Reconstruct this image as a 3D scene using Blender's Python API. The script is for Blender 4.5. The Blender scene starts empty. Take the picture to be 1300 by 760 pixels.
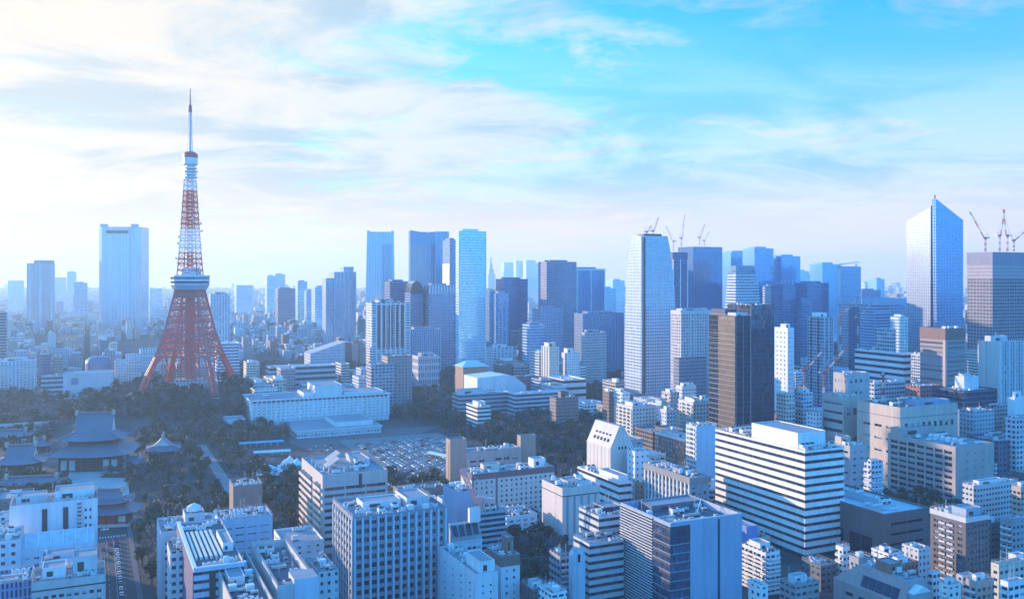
import bpy, math, random
from mathutils import Vector
from mathutils.bvhtree import BVHTree
R = math.radians
sc = bpy.context.scene
col = sc.collection
# ---------------------------------------------------------------- camera
F, CX, HY, H = 1150.0, 650.0, 350.0, 152.0      # focal length and horizon in photo pixels, eye height in metres
cd = bpy.data.cameras.new('camera'); cam = bpy.data.objects.new('camera', cd); col.objects.link(cam)
cam.location = (0, 0, H); cam.rotation_euler = (R(90), 0, 0)
cd.sensor_width = 36; cd.lens = F / 1300 * 36; cd.shift_y = -30 / 1300; cd.clip_start = 1; cd.clip_end = 60000
sc.camera = cam
# ---------------------------------------------------------------- light, sky, exposure
SUN_AZ, SUN_EL = -60, 9
EXPOSURE = .68
SUN_STRENGTH = 5
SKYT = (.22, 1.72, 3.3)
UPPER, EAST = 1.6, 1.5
CLOUD_DARK, CLOUD_LIT, HORIZON, CLOUD_SUN = (2.4, 4.0, 5.4), (5.0, 5.7, 6.2), (6.8, 5.7, 5.5), (6.8, 6.1, 5.3)
HAZE_DENSITY = .000115
HAZE_COLOR = (.62, .85, 1, 1)
class NB:
    def __init__(s,nt): s.nt=nt; s.N=nt.nodes; s.L=nt.links
    def n(s,t,**k):
        o=s.N.new(t)
        for a,b in k.items(): setattr(o,a,b)
        return o
    def put(s,sock,v):
        if hasattr(v,'links'): s.L.new(v,sock)
        elif isinstance(v,(tuple,list)) and len(v)==3 and sock.type=='RGBA': sock.default_value=(*v,1)
        else: sock.default_value=v
    def m(s,op,a,b=0.,c=None,clamp=False):
        o=s.n('ShaderNodeMath',operation=op,use_clamp=clamp); s.put(o.inputs[0],a); s.put(o.inputs[1],b)
        if c is not None: s.put(o.inputs[2],c)
        return o.outputs[0]
    def mix(s,f,a,b,blend='MIX'):
        o=s.n('ShaderNodeMix',data_type='RGBA',blend_type=blend); s.put(o.inputs[0],f); s.put(o.inputs[6],a); s.put(o.inputs[7],b); return o.outputs[2]
    def sm(s,x,lo,hi,a=0.,b=1.):
        o=s.n('ShaderNodeMapRange',interpolation_type='SMOOTHSTEP'); s.put(o.inputs[0],x)
        for i,v in enumerate((lo,hi,a,b)): o.inputs[i+1].default_value=v
        return o.outputs[0]
    def noise(s,vec,scale,detail=5,rough=.55,dist=0.):
        o=s.n('ShaderNodeTexNoise'); s.put(o.inputs['Vector'],vec); o.inputs['Scale'].default_value=scale; o.inputs['Detail'].default_value=detail; o.inputs['Roughness'].default_value=rough; o.inputs['Distortion'].default_value=dist
        return o.outputs[0]
    def comb(s,x,y,z):
        o=s.n('ShaderNodeCombineXYZ'); s.put(o.inputs[0],x); s.put(o.inputs[1],y); s.put(o.inputs[2],z); return o.outputs[0]
    def sep(s,v):
        o=s.n('ShaderNodeSeparateXYZ'); s.put(o.inputs[0],v); return o.outputs

w = bpy.data.worlds.new('World'); sc.world = w; w.use_nodes = True
nt=w.node_tree; nt.nodes.clear(); b=NB(nt)
out=b.n('ShaderNodeOutputWorld'); bg=b.n('ShaderNodeBackground'); nt.links.new(bg.outputs[0],out.inputs[0])
sky=b.n('ShaderNodeTexSky',sky_type='NISHITA',sun_disc=False,sun_elevation=R(SUN_EL),sun_rotation=R(SUN_AZ))
v_sun=(math.sin(R(SUN_AZ))*math.cos(R(SUN_EL)),math.cos(R(SUN_AZ))*math.cos(R(SUN_EL)),math.sin(R(SUN_EL)))
d=b.n('ShaderNodeTexCoord').outputs['Generated']
x,y,z=b.sep(d)
dt=b.n('ShaderNodeVectorMath',operation='DOT_PRODUCT'); b.put(dt.inputs[0],d); dt.inputs[1].default_value=v_sun; sd_=dt.outputs['Value']
zc=b.m('MAXIMUM',z,0.)
# physical sky pushed to the photograph's cool white balance, unseen parts overhead and behind the deck boosted blue as added fill light
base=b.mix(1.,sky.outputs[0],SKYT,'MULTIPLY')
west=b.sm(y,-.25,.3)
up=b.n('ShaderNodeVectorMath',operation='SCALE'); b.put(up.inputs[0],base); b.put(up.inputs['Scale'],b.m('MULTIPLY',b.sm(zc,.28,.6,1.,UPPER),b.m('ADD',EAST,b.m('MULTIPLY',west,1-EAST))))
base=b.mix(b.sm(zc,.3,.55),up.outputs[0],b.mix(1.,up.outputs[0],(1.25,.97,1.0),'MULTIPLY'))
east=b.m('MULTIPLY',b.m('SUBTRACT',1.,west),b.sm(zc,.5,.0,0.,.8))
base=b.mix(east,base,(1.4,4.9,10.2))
# cloud layers, laid out on a plane overhead
k=b.m('DIVIDE',1.35,b.m('ADD',zc,.17))
P=b.comb(b.m('MULTIPLY',x,k),b.m('MULTIPLY',y,k),0.)
Ps=b.comb(b.m('MULTIPLY',b.m('MULTIPLY',x,k),.7),b.m('MULTIPLY',b.m('MULTIPLY',y,k),1.0),3.1)
big=b.noise(Ps,.55,4,.5,.3)
fine=b.noise(Ps,2.1,9,.66,.6)
cov=b.m('ADD',b.m('MULTIPLY',big,.55),b.m('MULTIPLY',fine,.45))
glow=b.sm(sd_,.25,1.0)
cov=b.m('ADD',cov,b.m('MULTIPLY',glow,.14))
cov=b.m('ADD',cov,b.m('SUBTRACT',b.m('MULTIPLY',b.sm(x,.25,-.35),.045),b.m('MULTIPLY',b.m('MULTIPLY',b.sm(x,.05,.4),b.sm(zc,.12,.24)),.015)))
thick=b.sm(cov,.49,.64)
veil=b.sm(zc,.30,.06)
f=b.m('MAXIMUM',thick,b.m('MAXIMUM',b.m('MULTIPLY',veil,.92),b.m('MULTIPLY',b.sm(sd_,.48,.78),.96)))
hicut=b.sm(zc,.28,.5,1.,.05)
f=b.m('MULTIPLY',b.m('MULTIPLY',f,hicut),b.m('ADD',.12,b.m('MULTIPLY',west,.88)))
shade=b.noise(Ps,1.5,8,.64,.5)
ccol=b.mix(b.sm(shade,.38,.62),CLOUD_DARK,CLOUD_LIT)
ccol=b.mix(b.sm(zc,.14,.02),ccol,HORIZON)
ccol=b.mix(b.m('MULTIPLY',b.sm(sd_,.5,.9),b.m('ADD',.5,b.m('MULTIPLY',b.sm(shade,.42,.6),.45))),ccol,CLOUD_SUN)
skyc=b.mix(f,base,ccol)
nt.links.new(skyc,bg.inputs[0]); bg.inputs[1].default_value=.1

sd = bpy.data.lights.new('sun', 'SUN'); so = bpy.data.objects.new('sun', sd); col.objects.link(so)
sd.energy = SUN_STRENGTH; sd.angle = R(.5); sd.color = (1, .74, .5)
so.rotation_euler = Vector(v_sun).to_track_quat('Z', 'Y').to_euler()
so.location = (-900, 300, 500)
vs_ = sc.view_settings
vs_.view_transform = 'Standard'; vs_.look = 'None'; vs_.gamma = 1; vs_.use_curve_mapping = False; vs_.exposure = EXPOSURE
sc.cycles.volume_bounces = 3
sc.cycles.max_bounces = 8
sc.cycles.use_denoising = True
# ---------------------------------------------------------------- materials
MATS = {}
def plain(name, c, rough=.7, metal=0., vary=.12, scale=.25):
    if name in MATS: return MATS[name]
    m = bpy.data.materials.new(name); m.use_nodes = True
    nt = m.node_tree; p = nt.nodes['Principled BSDF']; b = NB(nt)
    tc = b.n('ShaderNodeTexCoord').outputs['Object']
    n1 = b.noise(tc, scale, 5, .65); n2 = b.noise(tc, scale * .13, 3, .5)
    k = b.m('ADD', b.m('MULTIPLY', n1, vary * 1.6), b.m('MULTIPLY', n2, vary * 1.6))
    k = b.m('ADD', k, 1 - vary * 1.6)
    v = b.n('ShaderNodeVectorMath', operation='SCALE'); v.inputs[0].default_value = c; b.put(v.inputs['Scale'], k)
    nt.links.new(v.outputs[0], p.inputs['Base Color'])
    p.inputs['Roughness'].default_value = rough; p.inputs['Metallic'].default_value = metal
    MATS[name] = m
    return m

def facade_group():
    g = bpy.data.node_groups.new('facade', 'ShaderNodeTree')
    I = g.interface
    def sock(n, t, d):
        s = I.new_socket(n, in_out='INPUT', socket_type='NodeSocket' + t); s.default_value = d
    for n in ('Wall', 'Glass', 'Roof'): sock(n, 'Color', (.5, .5, .5, 1))
    for n, d in (('BayX', 3.), ('BayY', 3.), ('Floor', 3.6), ('FW', .7), ('FH', .5), ('Z0', 0.), ('Top', 1e6), ('GRough', .12), ('GMetal', .4), ('WRough', .7), ('Blind', .12), ('Tilt', .04), ('Var', .45)):
        sock(n, 'Float', d)
    I.new_socket('Shader', in_out='OUTPUT', socket_type='NodeSocketShader')
    b = NB(g); gi = b.n('NodeGroupInput').outputs; go = b.n('NodeGroupOutput')
    tc = b.n('ShaderNodeTexCoord'); x, y, z = b.sep(tc.outputs['Object'])
    na = b.n('ShaderNodeVectorMath', operation='ABSOLUTE'); b.put(na.inputs[0], tc.outputs['Normal'])
    nx, ny, nz = b.sep(na.outputs[0])
    isx = b.m('GREATER_THAN', nx, ny); isz = b.m('GREATER_THAN', nz, .5)
    def lerp(a, c, f): return b.m('ADD', a, b.m('MULTIPLY', b.m('SUBTRACT', c, a), f))
    u = lerp(x, y, isx); bay = lerp(gi['BayX'], gi['BayY'], isx)
    ub = b.m('DIVIDE', u, bay); fu = b.m('FRACT', ub); cu = b.m('FLOOR', ub)
    vb = b.m('DIVIDE', b.m('SUBTRACT', z, gi['Z0']), gi['Floor']); fv = b.m('FRACT', vb); cv = b.m('FLOOR', vb)
    mu = b.m('LESS_THAN', b.m('ABSOLUTE', b.m('SUBTRACT', fu, .5)), b.m('MULTIPLY', gi['FW'], .5))
    mv = b.m('LESS_THAN', b.m('ABSOLUTE', b.m('SUBTRACT', fv, .5)), b.m('MULTIPLY', gi['FH'], .5))
    win = b.m('MULTIPLY', mu, mv); win = b.m('MULTIPLY', win, b.m('SUBTRACT', 1., isz))
    win = b.m('MULTIPLY', win, b.m('LESS_THAN', z, gi['Top'])); win = b.m('MULTIPLY', win, b.m('GREATER_THAN', z, gi['Z0']))
    wn = b.n('ShaderNodeTexWhiteNoise', noise_dimensions='3D'); b.put(wn.inputs['Vector'], b.comb(b.m('ADD', cu, .5), b.m('ADD', cv, .5), isx))
    rv, rc = wn.outputs['Value'], wn.outputs['Color']
    rr, rg, rb = b.sep(rc)
    bl = b.m('LESS_THAN', rr, gi['Blind'])
    ob = b.n('ShaderNodeObjectInfo').outputs['Random']
    off = b.m('MULTIPLY', ob, 300.)
    vv = b.n('ShaderNodeVectorMath', operation='ADD'); b.put(vv.inputs[0], tc.outputs['Object']); b.put(vv.inputs[1], b.comb(off, off, 0.))
    st = b.n('ShaderNodeVectorMath', operation='MULTIPLY'); b.put(st.inputs[0], vv.outputs[0]); st.inputs[1].default_value = (1, 1, .07)
    n1 = b.noise(st.outputs[0], .35, 6, .65); n2 = b.noise(vv.outputs[0], .06, 3, .5)
    n3 = b.noise(vv.outputs[0], .9, 4, .7)
    dirt = b.m('ADD', .5, b.m('ADD', b.m('ADD', b.m('MULTIPLY', n1, .58), b.m('MULTIPLY', n3, .12)), b.m('MULTIPLY', n2, .24)))
    wv = b.n('ShaderNodeVectorMath', operation='SCALE'); b.put(wv.inputs[0], gi['Wall']); b.put(wv.inputs['Scale'], dirt)
    gv = b.n('ShaderNodeVectorMath', operation='SCALE'); b.put(gv.inputs[0], gi['Glass']); b.put(gv.inputs['Scale'], b.m('ADD', 1., b.m('MULTIPLY', b.m('SUBTRACT', rv, .5), b.m('MULTIPLY', gi['Var'], 2.))))
    gl = b.mix(b.m('MULTIPLY', bl, .55), gv.outputs[0], gi['Wall'])
    rfn = b.noise(vv.outputs[0], .3, 5, .7)
    rf = b.n('ShaderNodeVectorMath', operation='SCALE'); b.put(rf.inputs[0], gi['Roof']); b.put(rf.inputs['Scale'], b.m('ADD', .55, b.m('MULTIPLY', rfn, .9)))
    base = b.mix(win, wv.outputs[0], gl); base = b.mix(isz, base, rf.outputs[0])
    p = b.n('ShaderNodeBsdfPrincipled'); b.put(p.inputs['Base Color'], base)
    b.put(p.inputs['Roughness'], lerp(gi['WRough'], gi['GRough'], win))
    b.put(p.inputs['Metallic'], b.m('MULTIPLY', b.m('MULTIPLY', win, gi['GMetal']), b.m('SUBTRACT', 1., bl)))
    dn = b.n('ShaderNodeVectorMath', operation='SUBTRACT'); b.put(dn.inputs[0], rc); dn.inputs[1].default_value = (.5, .5, .5)
    ds = b.n('ShaderNodeVectorMath', operation='SCALE'); b.put(ds.inputs[0], dn.outputs[0]); b.put(ds.inputs['Scale'], b.m('MULTIPLY', win, gi['Tilt']))
    gn = b.n('ShaderNodeNewGeometry').outputs['Normal']
    ad = b.n('ShaderNodeVectorMath', operation='ADD'); b.put(ad.inputs[0], gn); b.put(ad.inputs[1], ds.outputs[0])
    nm = b.n('ShaderNodeVectorMath', operation='NORMALIZE'); b.put(nm.inputs[0], ad.outputs[0])
    b.put(p.inputs['Normal'], nm.outputs[0])
    g.links.new(p.outputs[0], go.inputs[0])
    return g
FG = facade_group()
NF = [0]
def facade(wall, glass=(.05, .075, .12), roof=(.3, .31, .32), name=None, **k):
    key = (wall, glass, roof, tuple(sorted(k.items())))
    if key in MATS: return MATS[key]
    m = bpy.data.materials.new(name or 'facade_cladding'); m.use_nodes = True
    nt = m.node_tree; nt.nodes.clear()
    o = nt.nodes.new('ShaderNodeOutputMaterial'); g = nt.nodes.new('ShaderNodeGroup'); g.node_tree = FG
    nt.links.new(g.outputs[0], o.inputs['Surface'])
    g.inputs['Wall'].default_value = (*wall, 1); g.inputs['Glass'].default_value = (*glass, 1); g.inputs['Roof'].default_value = (*roof, 1)
    nm = dict(bay='BayX', bayy='BayY', flo='Floor', fw='FW', fh='FH', z0='Z0', top='Top', gr='GRough', gm='GMetal', wr='WRough', blind='Blind', tilt='Tilt', var='Var')
    if 'bay' in k and 'bayy' not in k: k = dict(k, bayy=k['bay'])
    for a, v in k.items(): g.inputs[nm[a]].default_value = v
    MATS[key] = m
    return m

WHITE, PALE, CREAM, BEIGE = (.74, .75, .75), (.56, .57, .59), (.66, .58, .48), (.46, .38, .32)
BROWN, BRICK, GREY, DGREY = (.2, .14, .12), (.3, .12, .08), (.34, .35, .37), (.15, .16, .18)
PINK = (.45, .36, .35)
def glassmat(name, c, rough=.08, metal=.35):
    return plain(name, c, rough, metal, .25, .3)
G_DARK = glassmat('window_glass_dark', (.018, .028, .055), metal=.12); G_MID = glassmat('window_glass_mid', (.05, .075, .12), metal=.2)
G_LIT = plain('window_blind', (.36, .38, .4), .5)
ROOF = plain('roof_membrane', (.27, .29, .31), .85, 0, .3, .35)
ROOFD = plain('roof_asphalt', (.11, .12, .14), .85, 0, .3, .35)
ROOFL = plain('roof_pale_coating', (.5, .52, .53), .7, 0, .25, .3)
METAL = plain('galvanised_metal', (.5, .52, .54), .45, .5, .2, .6)
METW = plain('white_enamel', (.7, .71, .71), .45, 0, .15, .6)
DARKM = plain('dark_grille', (.05, .055, .065), .6, .2)
CONC = plain('concrete', (.42, .42, .41), .85, 0, .25, .3)

# ---------------------------------------------------------------- mesh kit
class MB:
    weld = False
    def __init__(s): s.v = []; s.f = []; s.m = []
    def face(s, pts, m=0):
        i = len(s.v); s.v += [tuple(p) for p in pts]; s.f.append(tuple(range(i, i + len(pts)))); s.m.append(m)
    def box(s, x0, y0, z0, x1, y1, z1, m=0, mt=None):
        i = len(s.v)
        s.v += [(x0, y0, z0), (x1, y0, z0), (x1, y1, z0), (x0, y1, z0), (x0, y0, z1), (x1, y0, z1), (x1, y1, z1), (x0, y1, z1)]
        for q in ((0, 1, 5, 4), (1, 2, 6, 5), (2, 3, 7, 6), (3, 0, 4, 7), (3, 2, 1, 0)):
            s.f.append(tuple(i + j for j in q)); s.m.append(m)
        s.f.append((i + 4, i + 5, i + 6, i + 7)); s.m.append(m if mt is None else mt)
        return s
    def loft(s, rings, m=0, cap=True, mt=None):
        i = len(s.v); n = len(rings[0])
        for r in rings: s.v += [tuple(p) for p in r]
        for k in range(len(rings) - 1):
            for j in range(n):
                a = i + k * n + j; c = i + k * n + (j + 1) % n
                s.f.append((a, c, c + n, a + n)); s.m.append(m)
        if cap:
            s.f.append(tuple(i + j for j in reversed(range(n)))); s.m.append(m)
            s.f.append(tuple(i + (len(rings) - 1) * n + j for j in range(n))); s.m.append(m if mt is None else mt)
        return s
    def prism(s, poly, z0, z1, m=0, mt=None):
        return s.loft([[(x, y, z0) for x, y in poly], [(x, y, z1) for x, y in poly]], m, True, mt)
    def cyl(s, x, y, z0, z1, r, r1=None, n=12, m=0):
        r1 = r if r1 is None else r1
        return s.loft([[(x + q * math.cos(t), y + q * math.sin(t), z) for t in (2 * math.pi * k / n for k in range(n))] for z, q in ((z0, r), (z1, r1))], m)
    def bar(s, p, q, wd, m=0, w2=None):
        p, q = Vector(p), Vector(q); d = (q - p)
        if d.length < 1e-6: return s
        d.normalize(); up = Vector((0, 0, 1)) if abs(d.z) < .9 else Vector((1, 0, 0))
        a = d.cross(up).normalized(); c = d.cross(a)
        w2 = wd if w2 is None else w2
        ring = lambda o, h: [o + a * h + c * h, o - a * h + c * h, o - a * h - c * h, o + a * h - c * h]
        return s.loft([ring(p, wd / 2), ring(q, w2 / 2)], m)
    def mesh(s, name, mats):
        if s.weld or name == 'parapet':
            d, mp = {}, []
            used = {i for f in s.f for i in f}
            for i, p in enumerate(s.v): mp.append(d.setdefault(tuple(round(c, 4) for c in p), len(d)) if i in used else 0)
            s.v = list(d); s.f = [tuple(mp[i] for i in f) for f in s.f]
        me = bpy.data.meshes.new(name); me.from_pydata(s.v, [], s.f)
        for k in mats if isinstance(mats, (list, tuple)) else [mats]: me.materials.append(k)
        if len(me.materials) > 1: me.polygons.foreach_set('material_index', s.m)
        me.update(); return me
    def build(s, name, mats, parent=None, loc=(0, 0, 0), rz=0.):
        return put(name, s.mesh(name, mats), parent, loc, rz)
def put(name, me, parent=None, loc=(0, 0, 0), rz=0., scale=None):
    o = bpy.data.objects.new(name, me); col.objects.link(o); o.location = loc; o.rotation_euler = (0, 0, rz)
    if scale: o.scale = scale
    if parent is not None: o.parent = parent
    return o
def tag(o, label=None, cat=None, group=None, kind=None):
    for k, v in (('label', label), ('category', cat), ('group', group), ('kind', kind)):
        if v: o[k] = v
    return o

# ---------------------------------------------------------------- the lie of the land
GA = R(25); CA, SA = math.cos(GA), math.sin(GA)     # the street grid stands at 25 degrees to the view
def ground(x, y):
    z = 31 * math.exp(-(((x + 350) ** 2 + (y - 990) ** 2) / 11000.) ** 2)
    z += 16 * math.exp(-(((x + 900) / 500) ** 2 + ((y - 2000) / 500) ** 2))
    return z
def px(x, y, z): return (CX + F * x / y, HY - F * (z - H) / y)
def at(u, Y): return (u - CX) / F * Y
def zat(v, Y): return H - (v - HY) / F * Y
def gp(u, v):
    Y = H * F / (v - HY); return (at(u, Y), Y)
def grid(x, y): return (x * CA + y * SA, -x * SA + y * CA)
def ungrid(p, q): return (p * CA - q * SA, p * SA + q * CA)

FOOT = []       # (corner list, height, base z, nick, owner) of everything built by hand
class Bld:
    """a rectangular building given by the columns of its near corner and of the ends of its two visible faces, its roof row and its distance"""
    def __init__(s, name, label, a, b, top, Y, l=None, d=None, cat='building', nick=None, ang=25., w=None, group=None, zb=None, foot=True):
        s.name, s.label, s.cat, s.group, s.nick = name, label, cat, group, nick
        s.ang = R(ang); ca, sa = math.cos(s.ang), math.sin(s.ang)
        s.Y = Y; ua = (a - CX) / F; xa = ua * Y
        ub = (b - CX) / F
        s.w = w if w else (ub * Y - xa) / (ca - ub * sa)
        if d is None:
            ul = (l - CX) / F; d = (xa - ul * Y) / (sa + ul * ca)
        s.d = d; s.x, s.y = xa, Y
        cs = s.corners(); s.z = min(ground(*c) for c in cs) if zb is None else zb
        s.h = zat(top, Y) - s.z
        s.root = None
        s.occ = []
        if foot: FOOT.append((cs, s.h, s.z, s.nick, s))
    def pt(s, lx, ly):
        ca, sa = math.cos(s.ang), math.sin(s.ang)
        return (s.x + lx * ca - ly * sa, s.y + lx * sa + ly * ca)
    def corners(s): return [s.pt(0, 0), s.pt(s.w, 0), s.pt(s.w, s.d), s.pt(0, s.d)]
    def setroot(s, mb, mats):
        s.root = mb.build(s.name, mats, None, (s.x, s.y, s.z), s.ang)
        tag(s.root, s.label, s.cat, s.group); return s
    def part(s, name, mb, mats, loc=(0, 0, 0), parent=None):
        return mb.build(name, mats, parent or s.root, loc)
    # --- bodies
    def shell(s, mb, pw=.35, ph=1.1, m=0):
        """back, roof ring and parapet of a box whose facades are added by the caller"""
        w, d, h = s.w, s.d, s.h; t = h - ph
        O = [(0, 0), (w, 0), (w, d), (0, d)]; I = [(pw, pw), (w - pw, pw), (w - pw, d - pw), (pw, d - pw)]
        for k in range(4):
            n = (k + 1) % 4
            mb.face([(*O[k], h), (*O[n], h), (*I[n], h), (*I[k], h)], m)
            mb.face([(*I[k], h), (*I[n], h), (*I[n], t - .3), (*I[k], t - .3)], m)
        mb.face([(*p, 0) for p in reversed(O)], m)
        return I, t
    def roof(s, mat=None, pw=.35, ph=1.1):
        mb = MB(); mb.box(pw + .003, pw + .003, s.h - ph - .3, s.w - pw - .003, s.d - pw - .003, s.h - ph)
        s.rz = s.h - ph
        return s.part('roof', mb, mat or ROOF)
    def plain_face(s, mb, f, m=0):
        w, d, h = s.w, s.d, s.h
        q = {'f': [(0, 0), (w, 0)], 'l': [(0, d), (0, 0)], 'r': [(w, 0), (w, d)], 'b': [(w, d), (0, d)]}[f]
        mb.face([(*q[0], -1), (*q[1], -1), (*q[1], h), (*q[0], h)], m)
    def shaded(s, mat, roof=None, ph=1.1):
        """box whose facade pattern is in its material"""
        mb = MB(); s.shell(mb, ph=ph)
        for f in 'flrb': s.plain_face(mb, f)
        s.setroot(mb, mat); s.roof(roof, ph=ph); return s
    def wallgrid(s, mb, f, us, zs, hole, rec, m=0, mr=None):
        w, d = s.w, s.d
        P = {'f': lambda u, z, k: (u, k, z), 'l': lambda u, z, k: (k, d - u, z), 'r': lambda u, z, k: (w - k, u, z)}[f]
        mr = m if mr is None else mr
        for i in range(len(us) - 1):
            for j in range(len(zs) - 1):
                u0, u1, z0, z1 = us[i], us[i + 1], zs[j], zs[j + 1]
                if not hole(i, j):
                    mb.face([P(u0, z0, 0), P(u1, z0, 0), P(u1, z1, 0), P(u0, z1, 0)], m)
                else:
                    o = [(u0, z0), (u1, z0), (u1, z1), (u0, z1)]
                    for k in range(4):
                        a, c = o[k], o[(k + 1) % 4]
                        mb.face([P(*a, 0), P(*c, 0), P(*c, rec), P(*a, rec)], mr)
                    mb.face([P(u0, z0, rec), P(u1, z0, rec), P(u1, z1, rec), P(u0, z1, rec)], mr)
                    s.holes.append((f, u0, u1, z0, z1, rec))
    def punched(s, wall, rng, front=None, left=None, right=None, rec=.35, roof=None, pw=.35, ph=1.1, mats=(G_DARK, G_DARK, G_DARK, G_MID, G_LIT), skip=0., bl=(0, 0, 0, .25, .45, .7)):
        """walls with a real opening and pane for each window; a face is (columns, floors, share of width, share of height, bottom, top, side margin)"""
        mb = MB(); s.shell(mb, pw, ph); s.holes = []
        for f, g in (('f', front), ('l', left), ('r', right)):
            if not g: s.plain_face(mb, f); continue
            nx, nz, fw, fh, zb, zt, mg = g
            L = s.w if f == 'f' else s.d
            zt = s.h - zt
            us = [0.]; bw = (L - 2 * mg) / nx
            for i in range(nx): us += [mg + bw * (i + .5 - fw / 2), mg + bw * (i + .5 + fw / 2)]
            us.append(L); zs = [-1.]; fl = (zt - zb) / nz
            for j in range(nz): zs += [zb + fl * (j + .5 - fh / 2), zb + fl * (j + .5 + fh / 2)]
            zs.append(s.h)
            no = {(2 * i + 1, 2 * j + 1) for i in range(nx) for j in range(nz) if rng.random() < skip}
            s.wallgrid(mb, f, us, zs, lambda i, j: i % 2 == 1 and j % 2 == 1 and (i, j) not in no, rec)
        s.plain_face(mb, 'b')
        s.setroot(mb, wall); s.roof(roof, pw, ph); s.panes(rng, mats, bl); return s
    def panes(s, rng, mats, bls, limit=100):
        hs = sorted(s.holes, key=lambda q: (q[0] == 'r', -q[3], q[0] != 'f'))
        rest = MB(); cache = {}
        for n, (f, u0, u1, z0, z1, rec) in enumerate(hs):
            t = .06; L = u1 - u0; hh = z1 - z0
            P = {'f': (u0, rec - t - .003, z0), 'l': (rec - t - .003, s.d - u1, z0), 'r': (s.w - rec + .003, u0, z0)}[f]
            D = (L, t, hh) if f == 'f' else (t, L, hh)
            e = .004
            if n < limit:
                m = rng.choice(mats); key = (f, round(L, 2), round(hh, 2), m.name, rng.choice(bls))
                if key not in cache:
                    q = MB(); q.box(e, e, e, D[0] - e, D[1] - e, D[2] - e)
                    bl = key[-1] * hh; a0 = hh - e - .002
                    if bl > .1 and f == 'f': q.box(.05, -.006, a0 - bl, D[0] - .05, -.001, a0, 1)
                    elif bl > .1 and f == 'l': q.box(-.006, .05, a0 - bl, -.001, D[1] - .05, a0, 1)
                    if L > 2 and f == 'f': q.box(L / 2 - .06, -.05, e, L / 2 + .06, -.007, hh - e, 2)
                    if L > 2 and f == 'l': q.box(-.05, L / 2 - .06, e, -.007, L / 2 + .06, hh - e, 2)
                    cache[key] = q.mesh('window', [m, G_LIT, METAL])
                put('window', cache[key], s.root, P)
            else:
                rest.box(P[0] + e, P[1] + e, P[2] + e, P[0] + D[0] - e, P[1] + D[1] - e, P[2] + D[2] - e)
        if rest.v: s.part('window', rest, mats[0])['kind'] = 'stuff'
    def slabs(s, wall, glass, n, frac=.55, inset=.5, z0=0., top=1.2, roof=None, name='spandrel_band'):
        """a glass core wrapped by one wall band for each storey"""
        mb = MB(); i = inset; mb.box(i, i, -1, s.w - i, s.d - i, s.h - 1.2)
        s.setroot(mb, glass)
        fl = (s.h - top - z0) / n; cache = None
        for k in range(n):
            if cache is None:
                q = MB(); q.box(0, 0, 0, s.w, s.d, fl * frac); cache = q.mesh(name, wall)
            put(name, cache, s.root, (0, 0, z0 + fl * k))
        q = MB(); s2 = MB(); s.shell(s2, .35, 1.1)
        O = [(0, 0), (s.w, 0), (s.w, s.d), (0, s.d)]
        for k in range(4): s2.face([(*O[k], s.h - top), (*O[(k + 1) % 4], s.h - top), (*O[(k + 1) % 4], s.h), (*O[k], s.h)])
        s2.f = [f for f in s2.f if not all(s2.v[v][2] == 0 for v in f)]; s2.m = [0] * len(s2.f)
        s.part('parapet', s2, wall); s.roof(roof); return s
    def balconies(s, face, n, mat, z0=4., dep=1.3, u0=.5, u1=None, top=2., hgt=1.1, name='balcony'):
        L = s.w if face == 'f' else s.d
        u1 = L - .5 if u1 is None else u1
        fl = (s.h - top - z0) / n
        q = MB()
        def bx(a, c, e, f, g, h):   # along the face, outward, up
            if face == 'f': q.box(a, -f, e, c, -g, h)
            elif face == 'l': q.box(-f, s.d - c, e, -g, s.d - a, h)
            else: q.box(s.w + g, a, e, s.w + f, c, h)
        bx(u0, u1, 0, dep, .004, .18); bx(u0, u1, .184, dep, dep - .12, hgt)
        k = max(1, round((u1 - u0) / 6))
        for i in range(k + 1):
            c = u0 + (u1 - u0 - .14) * i / k; bx(c, c + .14, .184, dep - .124, .004, fl - .2 if 0 < i < k else hgt)
        me = q.mesh(name, mat)
        for j in range(n): put(name, me, s.root, (0, 0, z0 + fl * j))
        return s
    def fins(s, face, n, mat, z0=0., top=0., wd=.5, dep=.6, u0=0., u1=None, name='fin'):
        L = s.w if face == 'f' else s.d; u1 = L if u1 is None else u1
        q = MB(); hh = s.h - top - z0
        if face == 'f': q.box(-wd / 2, -dep, 0, wd / 2, -.003, hh)
        elif face == 'l': q.box(-dep, -wd / 2, 0, -.003, wd / 2, hh)
        else: q.box(.003, -wd / 2, 0, dep, wd / 2, hh)
        me = q.mesh(name, mat)
        for i in range(n):
            u = u0 + wd / 2 + (u1 - u0 - wd) * i / (n - 1)
            put(name, me, s.root, (u, 0, z0) if face == 'f' else (0 if face == 'l' else s.w, s.d - u if face == 'l' else u, z0))
        return s
    def belt(s, name, z0, z1, mat, out=.15):
        O = [(-out, -out), (s.w + out, -out), (s.w + out, s.d + out), (-out, s.d + out)]; I = [(.1, .1), (s.w - .1, .1), (s.w - .1, s.d - .1), (.1, s.d - .1)]
        mb = MB(); mb.weld = True
        for k in range(4):
            n = (k + 1) % 4
            mb.face([(*O[k], z0), (*O[n], z0), (*O[n], z1), (*O[k], z1)]); mb.face([(*O[k], z1), (*O[n], z1), (*I[n], z1), (*I[k], z1)]); mb.face([(*O[k], z0), (*O[n], z0), (*I[n], z0), (*I[k], z0)])
        return s.part(name, mb, mat)
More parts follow.
